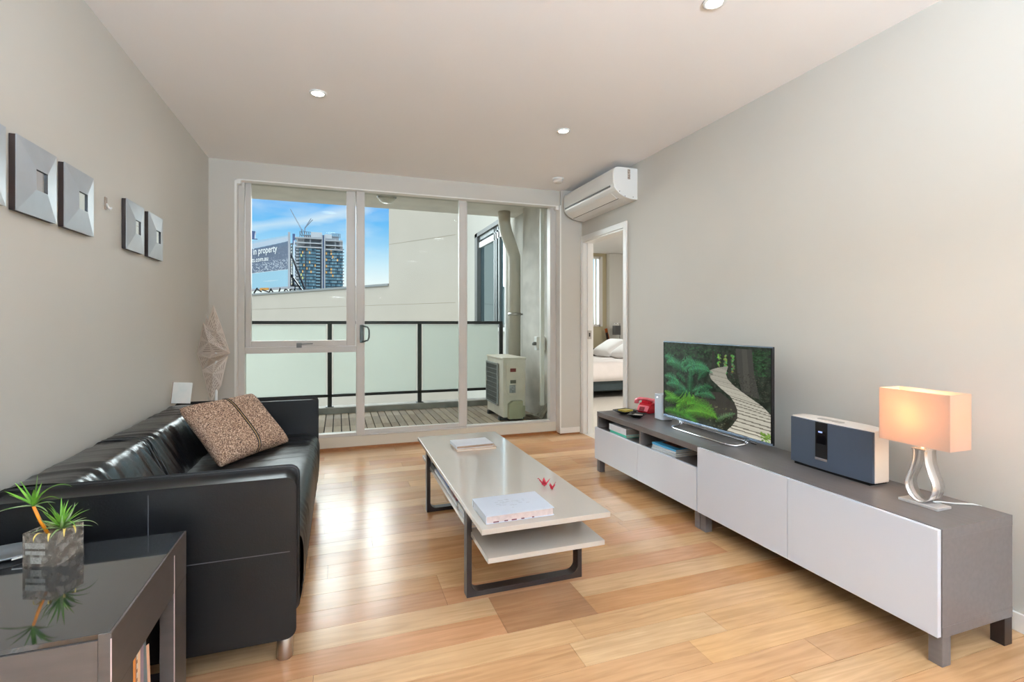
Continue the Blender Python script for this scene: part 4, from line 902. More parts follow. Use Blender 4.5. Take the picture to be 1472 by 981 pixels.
# phone
ph = at(931, 592, z=.475); A = Matrix.Translation((ph.x, ph.y, HB)) @ Matrix.Rotation(-1.25, 4, 'Z')
pt_ = thing('telephone', 'small red retro telephone on the far end of TV bench', 'telephone', (ph.x, ph.y, HB)); w = MB()
prof = [(-.055, 0), (.055, 0), (.06, .01), (.055, .03), (.028, .072), (-.035, .078), (-.05, .045), (-.06, .01)]
w.prism(prof, lambda a, b, q: tuple(A @ Vector((q, -a, b))), -.058, .058); body = mkobj('phone_body', w, M['red'], pt_, bevel=.006, segs=3)
pink = mat('pink_red_plastic', (232, 120, 130), .2)
w = MB(); 
w.prism([(-.052, .018), (-.04, .018), (-.018, .055), (-.03, .06)], lambda a, b, q: tuple(A @ Vector((q, a-.024+.0, b))), -.048, .048); mkobj('faceplate', w, pink, pt_, bevel=.002)
w = MB(); w.prism([(-.058, .022), (-.052, .022), (-.038, .047), (-.044, .050)], lambda a, b, q: tuple(A @ Vector((q, a-.024, b))), -.022, .022); mkobj('keypad', w, mat('dark_red', (120, 10, 26), .4), pt_)
w = MB(); hs = [A @ Vector(p) for p in ((-.098, -.012, .062), (-.095, -.012, .085), (-.07, -.010, .100), (0, -.008, .104), (.07, -.010, .100), (.095, -.012, .085), (.098, -.012, .062))]
w.tube(hs, [.019, .018, .013, .011, .013, .018, .019], 14); mkobj('handset', w, pink, pt_)
mkobj('cradle', MB().box(-.035, .035, -.03, .02, .07, .092, M=A), M['red'], pt_, bevel=.003)
# dishes with wallet
da = at(899, 594.5, z=.475); db = at(916, 600, z=.475)
def dish(c, r, rot, label):
    t = thing('square_dish', label, 'dish', (c.x, c.y, HB), 'dark dishes on the bench'); w = MB(); A = Matrix.Translation((c.x, c.y, HB)) @ Matrix.Rotation(rot, 4, 'Z')
    def sq(s, z): return [tuple(A @ Vector((a*s, b*s, z+(.008 if 1 else 0)*(s/r)*(1 if s > r*.7 else 0)))) for a, b in rrect(-1, 1, -1, 1, .25, 4)]
    rings = [sq(r*.3, 0), sq(r*.4, .002), sq(r, .020), sq(r*.97, .023), sq(r*.4, .006), sq(r*.01, .006)]; k = len(rings[0])
    for R_ in rings: w.v += R_
    for i in range(len(rings)-1):
        for j in range(k): q = (j+1) % k; w.face([i*k+j, i*k+q, (i+1)*k+q, (i+1)*k+j], 0, True)
    w.face(list(range(k))[::-1]); mkobj('dish_body', w, M['black'], t); return t
dish(da, .075, .2, 'dark square dish holding a gold card, farther of two on bench'); dish(db, .062, .75, 'dark square dish holding a grey case, nearer of two on bench')
A = Matrix.Translation((da.x, da.y, HB+.0225)) @ Matrix.Rotation(.25, 4, 'Z'); tag(mkobj('card_holder', bx(-.045, .045, -.035, .035, 0, .012, M=A), mat('olive_gold', (172, 154, 62), .4, var=.2, vscale=30), bevel=.002), 'olive gold card holder lying in the farther dark dish', 'card holder')
A = Matrix.Translation((db.x, db.y, HB+.012)) @ Matrix.Rotation(.6, 4, 'Z'); tag(mkobj('flat_case', bx(-.034, .034, -.03, .03, .0035, .0125, M=A), mat('taupe_case', (136, 128, 120), .5), bevel=.003), 'flat grey case lying in the nearer dark dish', 'case')
# ================================================================ SPEAKER
qx = 2.148; sy0, sy1, sz0, sz1 = 1.492, 1.905, HB+.012, .708
sp = thing('speaker', 'wide dark fronted tabletop speaker with white casing on TV bench', 'speaker', (2.2, 1.70, HB))
def spk(x0, x1, inset=0):
    n = 10; P = []
    ye0, ye1 = sy0+inset, sy1-inset
    P += [(x0, ye0), (x0-.006, (ye0+ye1)/2-.1), (x0-.008, (ye0+ye1)/2), (x0-.006, (ye0+ye1)/2+.1), (x0, ye1), (x1-.045, ye1), (x1-.02, ye1-.03), (x1, ye1-.12), (x1, ye0+.12), (x1-.015, ye0+.03), (x1-.03, ye0)]
    return P
w = MB().prism(spk(qx+.012, qx+.125), lambda a, b, q: (a, b, q), sz0, sz1); mkobj('casing', w, mat('pearl_casing', (236, 226, 216), .3), sp, bevel=.004)
w = MB(); P = [(qx, sy0+.003), (qx-.006, 1.6), (qx-.008, 1.70), (qx-.006, 1.8), (qx, sy1-.003), (qx+.012, sy1-.003), (qx+.012, sy0+.003)]
w.prism(P, lambda a, b, q: (a, b, q), sz0+.001, sz1-.006); mkobj('grille', w, mat('navy_grille', (56, 64, 78), .6, bump=.3, bscale=600), sp, bevel=.002)
y1_, y0_ = 1.759, 1.697; mkobj('display', bx(qx-.0095, qx-.004, y0_, y1_, .535, sz1-.006), M['black'], sp, bevel=.001)
mkobj('display_lens', bx(qx-.0100, qx-.0092, y0_+.008, y1_-.008, .60, .668), mat('screen_black', (8, 8, 12), .05), sp)
mkobj('display_icon', bx(qx-.0104, qx-.0100, 1.722, 1.742, .653, .660), mat('icon_glow', (150, 170, 220), .3, emit=(150, 170, 230), es=.8), sp)
mkobj('display_trim', bx(qx-.011, qx-.004, y0_, y1_, .523, .535), M['chrome'], sp)
mkobj('top_buttons', MB().prism(rrect(qx+.03, qx+.065, 1.66, 1.79, .016, 5), lambda a, b, q: (a, b, q), sz1, sz1+.0015), mat('button_grey', (176, 166, 158), .5), sp)
mkobj('foot_pad', bx(qx+.005, qx+.11, sy0+.02, sy1-.02, HB, sz0), M['black'], sp)
# ================================================================ TABLE LAMP
LX, LY = 2.13, 1.292
tl = thing('table_lamp', 'table lamp with rectangular cream shade and silver teardrop base', 'lamp', (LX, LY, HB))
mkobj('base_plate', bx(LX-.035, LX+.045, LY-.070, LY+.068, HB, HB+.010), mat('satin_plate', (212, 206, 202), .35, .4), tl, bevel=.0015)
def shade():
    m, nt, o = newmat('cream_shade_fabric'); N = nt.nodes; L = nt.links
    t = N.new('ShaderNodeBsdfTranslucent'); t.inputs[0].default_value = (*lin((244, 208, 178)), 1); d = N.new('ShaderNodeBsdfDiffuse'); d.inputs[0].default_value = (*lin((206, 188, 174)), 1)
    a = N.new('ShaderNodeMixShader'); a.inputs[0].default_value = .60; L.new(t.outputs[0], a.inputs[1]); L.new(d.outputs[0], a.inputs[2]); L.new(a.outputs[0], o.inputs[0]); return m
hs0, hs1 = .704, .909; sx0, sx1, sy_0, sy_1 = 2.07, 2.19, 1.168, 1.416; th = .0018
w = MB(); w.box(sx0, sx0+th, sy_0, sy_1, hs0, hs1); w.box(sx1-th, sx1, sy_0, sy_1, hs0, hs1); w.box(sx0+th, sx1-th, sy_0, sy_0+th, hs0, hs1); w.box(sx0+th, sx1-th, sy_1-th, sy_1, hs0, hs1)
mkobj('lamp_shade', w, shade(), tl)
# teardrop band in the y-z plane, extruded in x
zb0, zt0 = HB+.010, .682
def drop(off):
    P = []
    pr = [(0.021, zt0), (.021, zt0-.02), (.024, zt0-.05), (.034, zt0-.085), (.046, zt0-.115), (.050, zt0-.135), (.047, zt0-.160), (.036, zt0-.182), (.018, zt0-.197), (0, zt0-.202)]
    c = resample([(a, b) for a, b in pr], 26); out = []
    for i, p in enumerate(c):
        q = (c[min(i+1, 26)]-c[max(i-1, 0)]).normalized(); out.append((max(0.0, p.x-off*(-q.y)) if i < 26 else 0, p.y+off*(q.x)*-1 if i < 26 else p.y+off))
    return out
O = drop(0); I = drop(.0032); w = MB(); bx0, bx1 = LX-.026, LX+.042
full = lambda D: [(-a, b) for a, b in D]+[(a, b) for a, b in D[::-1][1:]]
Of, If = full(O), full(I); n = len(Of)
for X_ in (bx0, bx1):
    w.v += [(X_, LY+a, b) for a, b in Of]; w.v += [(X_, LY+a, b) for a, b in If]
for i in range(n-1):
    w.face([i, i+1, n+i+1, n+i], 0, False); w.face([2*n+i, 3*n+i, 3*n+i+1, 2*n+i+1], 0, False)
    w.face([i, 2*n+i, 2*n+i+1, i+1], 0, True); w.face([n+i, n+i+1, 3*n+i+1, 3*n+i], 0, True)
w.box(bx0, bx1, LY-.024, LY+.024, zt0-.001, zt0+.004)
mkobj('teardrop_base', w, mat('satin_silver', (232, 228, 226), .22, .8), tl)
mkobj('stem', MB().tube([(LX, LY, zt0+.003), (LX, LY, zt0+.06)], .008, 12), M['chrome'], tl)
mkobj('bulb', MB().lathe([(0, 0), (.014, 0), (.014, .02), (.028, .045), (.03, .065), (.022, .085), (0, .092)], (LX, LY, zt0+.055), 20), mat('lit_bulb', (255, 236, 200), .3, emit=(255, 214, 160), es=14), tl)
mkobj('shade_wire', MB().bar((sx0+.002, LY, hs1-.03), (sx1-.002, LY, hs1-.03), .003).bar((LX, sy_0+.002, hs1-.03), (LX, sy_1-.002, hs1-.03), .003).bar((LX, LY, zt0+.14), (LX, LY, hs1-.028), .003), M['steel'], tl)
mkobj('cord', MB().tube([(bx1-.03, LY-.03, HB+.018), (bx1+.02, LY-.025, HB+.010), (2.24, 1.25, HB+.004), (2.30, 1.22, HB+.004), (2.328, 1.21, HB-.004), (2.33, 1.21, HB-.03)], .003, 6), M['cwhite'], tl)
pl = bpy.data.lights.new('lamp_bulb', 'POINT'); pl.energy = 2.6; pl.color = (1, .72, .44); pl.shadow_soft_size = .028; po = bpy.data.objects.new('lamp_bulb_light', pl); COL.objects.link(po); po.location = (LX, LY+.02, .83); po.parent = tl; po.matrix_parent_inverse = tl.matrix_basis.inverted()
# ================================================================ WALL THINGS
fr_labs = ['square silver sloping-sided mirror cut off by the left edge of view', 'square silver sloping-sided mirror, nearest of the fully visible mirrors on left wall', 'square silver sloping-sided mirror, just before the wall hook on left wall', 'square silver sloping-sided mirror, just past the wall hook on left wall', 'square silver sloping-sided mirror, farthest along the left wall']
for i, (y0, wd_) in enumerate(((1.795, .25), (2.10, .25), (2.407, .245), (3.007, .24), (3.318, .24))):
    z0, z1 = 1.545, 1.80; t = thing('framed_mirror', fr_labs[i], 'mirror', (XL, y0+wd_/2, z0), 'square framed mirrors on the left wall')
    xw = XL+.002; y1 = y0+wd_; cy, cz = (y0+y1)/2, (z0+z1)/2; h = .036
    mkobj('box_frame', MB().box(xw, xw+.020, y0+.001, y1-.001, z0+.001, z0+.02).box(xw, xw+.020, y0+.001, y1-.001, z1-.02, z1-.001).box(xw, xw+.020, y0+.001, y0+.02, z0+.02, z1-.02).box(xw, xw+.020, y1-.02, y1-.001, z0+.02, z1-.02), M['espresso'], t)
    w = MB(); xo, xi = xw+.0205, xw+.033
    o_ = [(xo, y0, z0), (xo, y1, z0), (xo, y1, z1), (xo, y0, z1)]; i_ = [(xi, cy-h, cz-h), (xi, cy+h, cz-h), (xi, cy+h, cz+h), (xi, cy-h, cz+h)]; d_ = [(xi-.006, a[1], a[2]) for a in i_]
    w.v += o_+i_+d_
    for k in range(4):
        q = (k+1) % 4; w.face([k, q, 4+q, 4+k], 0); w.face([4+k, 4+q, 8+q, 8+k], 1)
    w.v += [(xo-.003, a[1], a[2]) for a in o_]
    for k in range(4): q = (k+1) % 4; w.face([12+k, 12+q, q, k], 0)
    mkobj('bevelled_face', w, [M['silver'], M['dark']], t)
    mkobj('mirror_pane', bx(xi-.010, xi-.0055, cy-h, cy+h, cz-h, cz+h), M['mirror'], t)
hk = at(153, 293, x=XL+.004); t = thing('wall_hook', 'small white hook on left wall between the mirror pairs', 'hook', (XL, hk.y, hk.z))
mkobj('back_plate', bx(XL, XL+.004, hk.y-.012, hk.y+.012, hk.z-.028, hk.z+.030), mat('taupe_plate', (150, 128, 112), .4), t, bevel=.001); mkobj('hook', MB().tube([(XL+.003, hk.y, hk.z), (XL+.014, hk.y, hk.z-.02), (XL+.02, hk.y, hk.z-.026), (XL+.024, hk.y, hk.z-.016)], .005, 8), M['cwhite'], t)
# split system indoor unit
AY0, AY1 = 3.704, 4.70; AZ0, AZ1 = 2.235, 2.505; ac = thing('air_conditioner', 'white wall-mounted split air conditioner above the bedroom doorway', 'air conditioner', (XR, 4.2, AZ0))
prof = [(0, .27), (.17, .27), (.20, .268), (.222, .258), (.232, .235), (.236, .17), (.234, .12), (.228, .092), (.212, .068), (.18, .04), (.13, .015), (.07, .002), (0, 0)]
w = MB().prism(prof, lambda a, b, q: (XR-a, q, AZ0+b), AY0, AY1, sm=False); mkobj('housing', w, M['cwhite'], ac, bevel=.004)
w = MB(); w.prism([(.2345, .128), (.238, .128), (.2385, .17), (.2345, .24), (.226, .258)], lambda a, b, q: (XR-a, q, AZ0+b), AY0+.012, AY1-.012); mkobj('front_panel', w, M['cwhite'], ac)
mkobj('louvre_gap', MB().bar((XR-.2345, AY0+.06, AZ0+.112), (XR-.2345, AY1-.03, AZ0+.112), .006, .014), M['grey'], ac)
w = MB(); w.prism([(.214, .067), (.206, .058), (.148, .020), (.144, .026)], lambda a, b, q: (XR-a, q, AZ0+b-.004), AY0+.09, AY1-.05); mkobj('air_flap', w, mat('flap_white', (232, 230, 226), .3), ac, bevel=.001)
mkobj('flap_line', MB().bar((XR-.142, AY0+.08, AZ0+.0175), (XR-.142, AY1-.04, AZ0+.0175), .004, .004), M['dark'], ac)
mkobj('side_vent', MB().box(XR-.10, XR-.075, AY0-.0015, AY0, AZ0+.17, AZ0+.255), mat('vent_print', (128, 108, 96), .6, col2=(206, 190, 176), vscale=110), ac)
for (a, b) in ((.045, .02), (.125, .022), (.178, .06)): mkobj('screw_cover', MB().tube([(XR-a, AY0-.0012, AZ0+b), (XR-a, AY0+.001, AZ0+b)], .004, 10), M['dark'], ac)
# downlights
def downlight(x, y, label, e):
    t = thing('downlight', label, 'light', (x, y, HC), 'recessed ceiling downlights')
    mkobj('trim_ring', MB().lathe([(.034, -.001), (.036, -.006), (.048, -.006), (.05, 0), (.034, .0)], (x, y, HC), 32), M['cwhite'], t)
    mkobj('lamp_lens', MB().lathe([(0, -.0035), (.035, -.0035), (.035, -.001), (0, -.001)], (x, y, HC), 24), mat('lit_lens_%s' % len(bpy.data.materials), (255, 250, 240), .4, emit=(255, 246, 232), es=18), t)
    l = bpy.data.lights.new('downlight', 'AREA'); l.shape = 'DISK'; l.size = .16; l.energy = e; l.color = (.9, .95, 1); l.spread = PI
    o = bpy.data.objects.new('downlight_light', l); COL.objects.link(o); o.location = (x, y, HC-.02); o.parent = t; o.matrix_parent_inverse = t.matrix_basis.inverted()

for (x, y, lab) in ((-.119, 3.216, 'round recessed downlight, leftmost on the ceiling'), (1.529, 3.263, 'round recessed downlight on ceiling nearest the air conditioner'), (1.531, 1.74, 'round recessed downlight at the top edge of the ceiling view')): downlight(x, y, lab, EL)
for (x, y) in ((-.119, 1.74), (-.119, .2), (1.53, .2), (-.119, -1.4), (1.53, -1.4)): downlight(x, y, 'unseen round recessed downlight outside the view, giving fill light', EL)  # unseen; one completes the visible grid, the others are added for fill
sdp = at(802, 257, z=HC); t = thing('smoke_detector', 'small white round smoke detector on ceiling near air conditioner', 'smoke detector', (sdp.x, sdp.y, HC))
mkobj('base', MB().lathe([(0, -.012), (.055, -.012), (.058, 0), (0, 0)], (sdp.x, sdp.y, HC), 32), M['cwhite'], t); mkobj('sensor_cap', MB().lathe([(0, -.045), (.036, -.043), (.046, -.034), (.048, -.012), (0, -.012)], (sdp.x, sdp.y, HC), 32), mat('detector_grey', (214, 208, 202), .5), t)
# paper floor lamp
kx, ky = -.845, 4.27; fl_ = thing('paper_floor_lamp', 'tall folded white paper star lamp in the corner behind sofa', 'lamp', (kx, ky, 0))
def papermat():
    m, nt, o = newmat('cut_paper'); N = nt.nodes; L = nt.links
    t = N.new('ShaderNodeBsdfTranslucent'); t.inputs[0].default_value = (*lin((236, 226, 216)), 1); d = N.new('ShaderNodeBsdfDiffuse'); d.inputs[0].default_value = (*lin((236, 226, 218)), 1)
    a = N.new('ShaderNodeMixShader'); a.inputs[0].default_value = .6; L.new(t.outputs[0], a.inputs[1]); L.new(d.outputs[0], a.inputs[2])
    L.new(a.outputs[0], o.inputs[0]); return m
pm = papermat(); slot = mat('paper_slot', (176, 158, 144), .8)
D0 = ky*CS+kx*SN
def lpnt(u, v, dd=0): return at(u, v, D=D0+dd)
def spike(name, outline, front, back):
    """closed faceted paper star arm: outline points joined to a front and a back ridge point"""
    w = MB(); P = [lpnt(*o) for o in outline]; Fp, Bp = lpnt(*front), lpnt(*back); n = len(P)
    for i in range(n):
        a, b = P[i], P[(i+1) % n]; k = len(w.v); w.v += [tuple(a), tuple(b), tuple(Fp), tuple(Bp)]; w.face([k, k+1, k+2]); w.face([k+1, k, k+3])
        # rows of cut slots on the front facet
        nn_ = (b-a).cross(Fp-a).normalized(); 
        if nn_.dot(Vector((0, 0, CH))-a+Vector((0, 0, 0))) < 0: nn_ = -nn_
        for r in (.18, .34, .5, .66, .8):
            A_, B_ = a.lerp(Fp, r), b.lerp(Fp, r); A2, B2 = a.lerp(Fp, r+.045), b.lerp(Fp, r+.045)
            for (s0, s1) in ((.12, .44), (.56, .88)):
                w.quad(A_.lerp(B_, s0)+nn_*.0008, A_.lerp(B_, s1)+nn_*.0008, A2.lerp(B2, s1-.03)+nn_*.0008, A2.lerp(B2, s0+.03)+nn_*.0008, 1)
    return mkobj(name, w, [pm, slot], fl_)
spike('paper_point', [(307, 438), (321, 476), (331, 508), (305, 492), (296, 470)], (312, 478, -.05), (312, 478, .08))
spike('paper_point', [(292, 464), (312, 486), (331, 508), (283, 509)], (300, 492, -.09), (303, 490, .05))
spike('paper_point', [(283, 509), (331, 508), (291, 532)], (301, 515, -.085), (303, 512, .05))
spike('paper_point', [(290, 532), (328, 511), (318, 555), (309, 568), (303, 582), (297, 560)], (306, 538, -.05), (308, 538, .08))
spike('paper_point', [(296, 452), (303, 470), (300, 500), (294, 480)], (298, 475, .0), (298, 475, .07))
mkobj('pole', MB().tube([(lpnt(311, 500).x, lpnt(311, 500).y, .02), tuple(lpnt(311, 500))], .009, 10), M['cwhite'], fl_)
mkobj('base', MB().lathe([(0, 0), (.11, 0), (.11, .015), (.02, .025), (0, .025)], (lpnt(311, 500).x, lpnt(311, 500).y, 0), 32), M['cwhite'], fl_)
# ================================================================ FAR BACKGROUND
def dirn(u, v): 
    r = Vector(((u-736)/F*CS+SN, CS-(u-736)/F*SN, (V0-v)/F)); return r
# billboard
DB = 42.0; bd = Vector(((-330-736)/F*CS+SN, CS+(330+736)/F*SN, 0)).normalized()
BR0 = at(414.4, 412, D=DB)         # lower right corner
def bpt(u, v):                       # a point of the board's plane
    o = Vector((0, 0, CH)); d = dirn(u, v); n = Vector((-bd.y, bd.x, 0)); t = (BR0-o).dot(n)/d.dot(n); return o+d*t
bl = lambda p: ((p-BR0).dot(bd), p.z-BR0.z)
Wb = bl(bpt(325, 405))[0]; Hb = bl(bpt(414.4, 338))[1]
bn = Vector((-bd.y, bd.x, 0)); 
if bn.y > 0: bn = -bn
MBd = Matrix(((-bd.x, 0, -bn.x*-1, BR0.x+bd.x*Wb), (-bd.y, 0, -bn.y*-1, BR0.y+bd.y*Wb), (0, 1, 0, BR0.z), (0, 0, 0, 1)))  # local x: left->right, y: up, z: towards the viewer
bb = thing('billboard', 'large billboard of sky, hillside town and water seen beyond the parapet', 'billboard', tuple(BR0))
def bimg(w_=200, h_=150):
    img = np.zeros((h_, w_, 3)); 
    for j in range(h_):
        t = j/h_; c = np.array([176, 212, 240.])*(1-t)+np.array([214, 226, 240.])*t; img[j] = c
    pts = lambda P: [(a*w_, b*h_) for a, b in P]
    poly_raster(w_, h_, img, pts([(0, .10), (.5, .05), (1, .03), (1, .12), (0, .18)]), (212, 216, 232), .7)
    H = [(0, .17), (.2, .16), (.4, .17), (.6, .155), (.8, .14), (1, .12)]
    poly_raster(w_, h_, img, pts(H+[(1, .8), (0, .8)]), (104, 122, 150))
    poly_raster(w_, h_, img, pts([(0, .24), (.5, .25), (1, .2), (1, .8), (0, .8)]), (108, 120, 146))
    for i in range(2600):
        x = random.random(); y = random.uniform(.44, .70) if random.random() < .78 else random.uniform(.2, .5); s = random.uniform(.004, .013); g = random.choice([(214, 222, 236), (92, 108, 138), (160, 172, 192), (232, 236, 242), (70, 88, 118)])
        a = .75 if y > .46 else .25
        poly_raster(w_, h_, img, pts([(x, y), (x+s*1.5, y), (x+s*1.5, y+s), (x, y+s)]), g, a)
    poly_raster(w_, h_, img, pts([(0, .70), (.3, .68), (.6, .665), (1, .665), (1, 1), (0, 1)]), (170, 216, 240))
    poly_raster(w_, h_, img, pts([(0, .70), (.3, .68), (.6, .665), (1, .665), (1, .675), (.6, .675), (.3, .692), (0, .712)]), (236, 242, 248))
    for q in ((.2, .87, .3), (.6, .86, .28)): poly_raster(w_, h_, img, pts([(q[0], q[1]), (q[0]+q[2]*.5, q[1]-.015), (q[0]+q[2], q[1]), (q[0]+q[2]*.5, q[1]+.02)]), (206, 230, 246), .8)
    return np.clip(img, 0, 255)
img = bimg(); nh, nw_ = img.shape[:2]; LB = [[tuple(.72*v for v in lin(img[j, i])) for i in range(nw_)] for j in range(nh)]
w = MB(); w.grid(lambda a, b: tuple(MBd @ Vector((Wb*a, Hb*(1-b), 0))), nw_, nh, sm=False, colfn=lambda i, j: LB[j][i])
pic = mkobj('picture', w, attr_mat('billboard_print', .6), bb)
mkobj('board', bx(-.1, Wb+.08, -.1, Hb, -.12, -.02, M=MBd), mat('board_back', (120, 130, 150), .7), bb)
mkobj('edge_post', MB().box(Wb-.02, Wb+.10, -.1, Hb+.25, -.12, .02, M=MBd).box(-.1, Wb+.1, -.16, -.0, -.5, .05, M=MBd), mat('board_edge', (158, 160, 170), .6), bb)
def btext(s, u0, v0, u1, hpx, name):
    tm = text_mb(s, 1.0, .0); xs = [p[0] for p in tm.v]; a = bl(bpt(u0, v0)); b = bl(bpt(u1, v0)); wm = abs(a[0]-b[0]); sx = wm/(max(xs)-min(xs)); sz = (bl(bpt(u0, v0-hpx))[1]-a[1])/.70
    tm.xf(Matrix.Translation((0, 0, 0)) @ Matrix.Diagonal((sx, sz, 1, 1)) @ Matrix.Translation((-min(xs), 0, 0)))
    tm.xf(MBd @ Matrix.Translation((Wb-a[0] if 0 else (Wb-a[0]), a[1], .04))); mkobj(name, tm, mat('sign_white', (236, 238, 242), .5), pic)
btext('in property', 364.8, 366.5, 399, 9.5, 'lettering')
btext('ts.com.au', 362.5, 377.5, 386, 6.5, 'lettering')
w = MB()
for i, (u0, v0, u1, v1) in enumerate(((365, 420, 370, 414), (370, 414, 376, 420), (377, 415, 386, 420), (386, 420, 390, 415), (390, 415, 393, 421), (407, 421, 411, 414), (411, 414, 417, 420), (400, 421, 403, 414))): w.bar(at(u0, v0+2, D=DB+.6), at(u1, v1, D=DB+.6), .09)
mkobj('support_truss', w, M['black'], bb)
mkobj('site_barrier', MB().bar(at(374, 416, D=DB+1), at(386, 415.5, D=DB+1), .12, .2), mat('barrier_orange', (210, 150, 70), .6), bb)
# floodlight at left edge
p = at(364.5, 338, D=30); t = thing('floodlight', 'dark blue floodlight hood poking in beside the billboard', 'floodlight', tuple(p)); w = MB()
A_, B_, C_, D_ = at(358, 332, D=30), at(367, 332.5, D=30), at(365.5, 343, D=30), at(358, 343, D=30); w.v += [tuple(q) for q in (A_, B_, C_, D_)]+[tuple(q+Vector((0, .35, 0))) for q in (A_, B_, C_, D_)]
for f in ((0, 1, 2, 3), (7, 6, 5, 4), (0, 4, 5, 1), (1, 5, 6, 2), (2, 6, 7, 3), (3, 7, 4, 0)): w.face(list(f))
nav = mat('navy_metal', (62, 84, 128), .5); mkobj('hood', w, nav, t); mkobj('bracket', MB().bar(at(356, 343.5, D=30), at(370, 344, D=30), .06, .05).tube([tuple(at(357, 344, D=30)), tuple(at(357, 425, D=30))], .06, 8), nav, t)
# tower
DT = 430.0; yT = at(464, D=DT).y
def tp(u, v): return at(u, v, y=yT)
x0, x1 = tp(430, 400).x, tp(493, 400).x; zb_, zt_ = -5, tp(460, 357).z; zr_ = tp(460, 336).z
tw = thing('apartment_tower', 'tall glass apartment tower with unfinished top floors beyond the parapet', 'building', ((x0+x1)/2, yT+12, 0))
gl = [mat('tower_glass_a', (84, 124, 146), .25, .0), mat('tower_glass_b', (116, 152, 170), .25), mat('tower_glass_c', (52, 88, 108), .25), mat('tower_orange', (236, 180, 104), .5), mat('tower_yellow', (218, 216, 130), .5)]
slabm = mat('tower_slab', (160, 164, 172), .7); dkm = mat('tower_dark', (34, 52, 68), .5)
mkobj('core', bx(x0+1, x1-1, yT+.6, yT+26, zb_, zt_), dkm, tw)
nf = 17; fh = (tp(460, 357).z-tp(460, 417).z)/13.2; w = MB(); sl = MB(); orange = {}
cxm = tp(466, 400).x
for f in range(nf):
    z1 = zt_-f*fh; z0 = z1-fh
    for (xa, xb_, nc) in ((x0, tp(454, 400).x, 12), (tp(468, 400).x, x1, 11)):
        cw = (xb_-xa)/nc
        for c in range(nc):
            mi = random.choice([0, 0, 1, 1, 2, 0]); key = (f, xa < cxm, c)
            if key in {(0, True, 5): 1, (1, True, 2): 1, (1, True, 7): 1, (4, True, 7): 1, (5, True, 3): 1, (5, True, 11): 1, (6, True, 5): 1, (7, True, 2): 1, (7, True, 8): 1, (0, False, 3): 1, (1, False, 0): 1, (1, False, 3): 1, (2, False, 4): 1, (3, False, 0): 1, (3, False, 7): 1, (5, False, 0): 1, (6, False, 3): 1, (7, False, 3): 1, (7, False, 0): 1, (8, False, 4): 1}: mi = 3
            if key in ((2, True, 1), (8, True, 1), (9, True, 2)): mi = 4
            w.box(xa+c*cw+.1, xa+(c+1)*cw-.06, yT+.1, yT+.7, z0+.25, z1-.35, mi)
    sl.box(x0-.3, tp(454, 400).x, yT-.4, yT+.9, z1-.35, z1+.25); sl.box(tp(468, 400).x, x1+.9, yT-.4, yT+.9, z1-.5, z1+.1)
    w.box(tp(454.5, 400).x, tp(460, 400).x, yT-.2, yT+.3, z0, z0+fh*.42, 1)
mkobj('glass_facade', w, gl, tw); mkobj('floor_edges', sl, dkm, tw)
mkobj('dark_fin', bx(tp(439.5, 400).x-.5, tp(439.5, 400).x+.5, yT-.6, yT+1, zb_, zt_), dkm, tw)
zc = tp(460, 338).z
for u0, u1 in ((462.6, 463.9), (465.9, 467.6)): mkobj('white_fin', bx(tp(u0, 400).x, tp(u1, 400).x, yT-1.6, yT+1, zb_, zc), slabm, tw)
mkobj('blue_recess', bx(tp(463.9, 400).x, tp(465.9, 400).x, yT-.3, yT+1, zb_, zc), mat('tower_blue', (52, 84, 134), .5), tw)
w = MB()
for v in (343.5, 350.5, 356.5):
    z = tp(460, v).z; w.box(tp(424, 400).x, tp(462.5, 400).x, yT-1.2, yT+24, z-.5, z+.5); w.box(tp(468, 400).x, x1-.2, yT-1.2, yT+24, z-.5-1.2, z+.5-1.2)
for u in (427, 446, 482, 490): w.box(tp(u, 400).x-.4, tp(u, 400).x+.4, yT+0, yT+1, zt_, tp(460, 343).z)
mkobj('unfinished_floors', w, slabm, tw)
mkobj('unfinished_core', bx(tp(437, 400).x, tp(487, 400).x, yT+5, yT+20, zt_, tp(460, 336).z-1), mat('tower_grey', (140, 148, 158), .8), tw)
w = MB()
for (a, b) in ((431, 447), (476, 489)):
    for i in range(6):
        u = a+(b-a)*i/5; w.bar(tp(u, 343), tp(u, 332.5+.12*(u-431)*.6), .35)
        if i < 5: w.bar(tp(u, 334+.07*(u-431)), tp(a+(b-a)*(i+1)/5, 341), .3)
    for v in (333, 338): w.bar(tp(a, v+.07*(a-431)), tp(b, v+.07*(b-431)), .4)
mkobj('crown_scaffold', w, mat('scaffold_dark', (70, 76, 88), .6), tw)
mkobj('parapet_screen', MB().box(tp(447, 400).x, tp(463, 400).x, yT-.5, yT+.5, tp(460, 342).z, tp(460, 334.5).z).box(tp(467, 400).x, tp(477, 400).x, yT-.5, yT+.5, tp(460, 342.5).z, tp(460, 336.5).z), mat('screen_grey', (178, 184, 194), .7), tw)
w = MB(); sl = MB()   # left return of the tower with round balcony ends
for f in range(nf): z1 = zt_-f*fh; sl.box(tp(423.5, 400).x, x0, yT+1, yT+20, z1-fh+.3, z1-fh*.35); w.box(tp(425, 400).x, x0-.4, yT+.4, yT+3, z1-fh*.9, z1-fh*.42)
mkobj('side_balconies', sl, mat('side_teal', (66, 96, 116), .6), tw); mkobj('balcony_ends', w, slabm, tw)
mkobj('side_column', bx(tp(422.4, 400).x, tp(424, 400).x, yT-1, yT+1, zb_, tp(423, 346).z), mat('column_lilac', (196, 204, 224), .6), tw)
mkobj('lift_shaft', bx(tp(420.6, 400).x, tp(424.2, 400).x, yT-.8, yT+2, tp(423, 352).z, tp(423, 336.5).z), nav, tw)
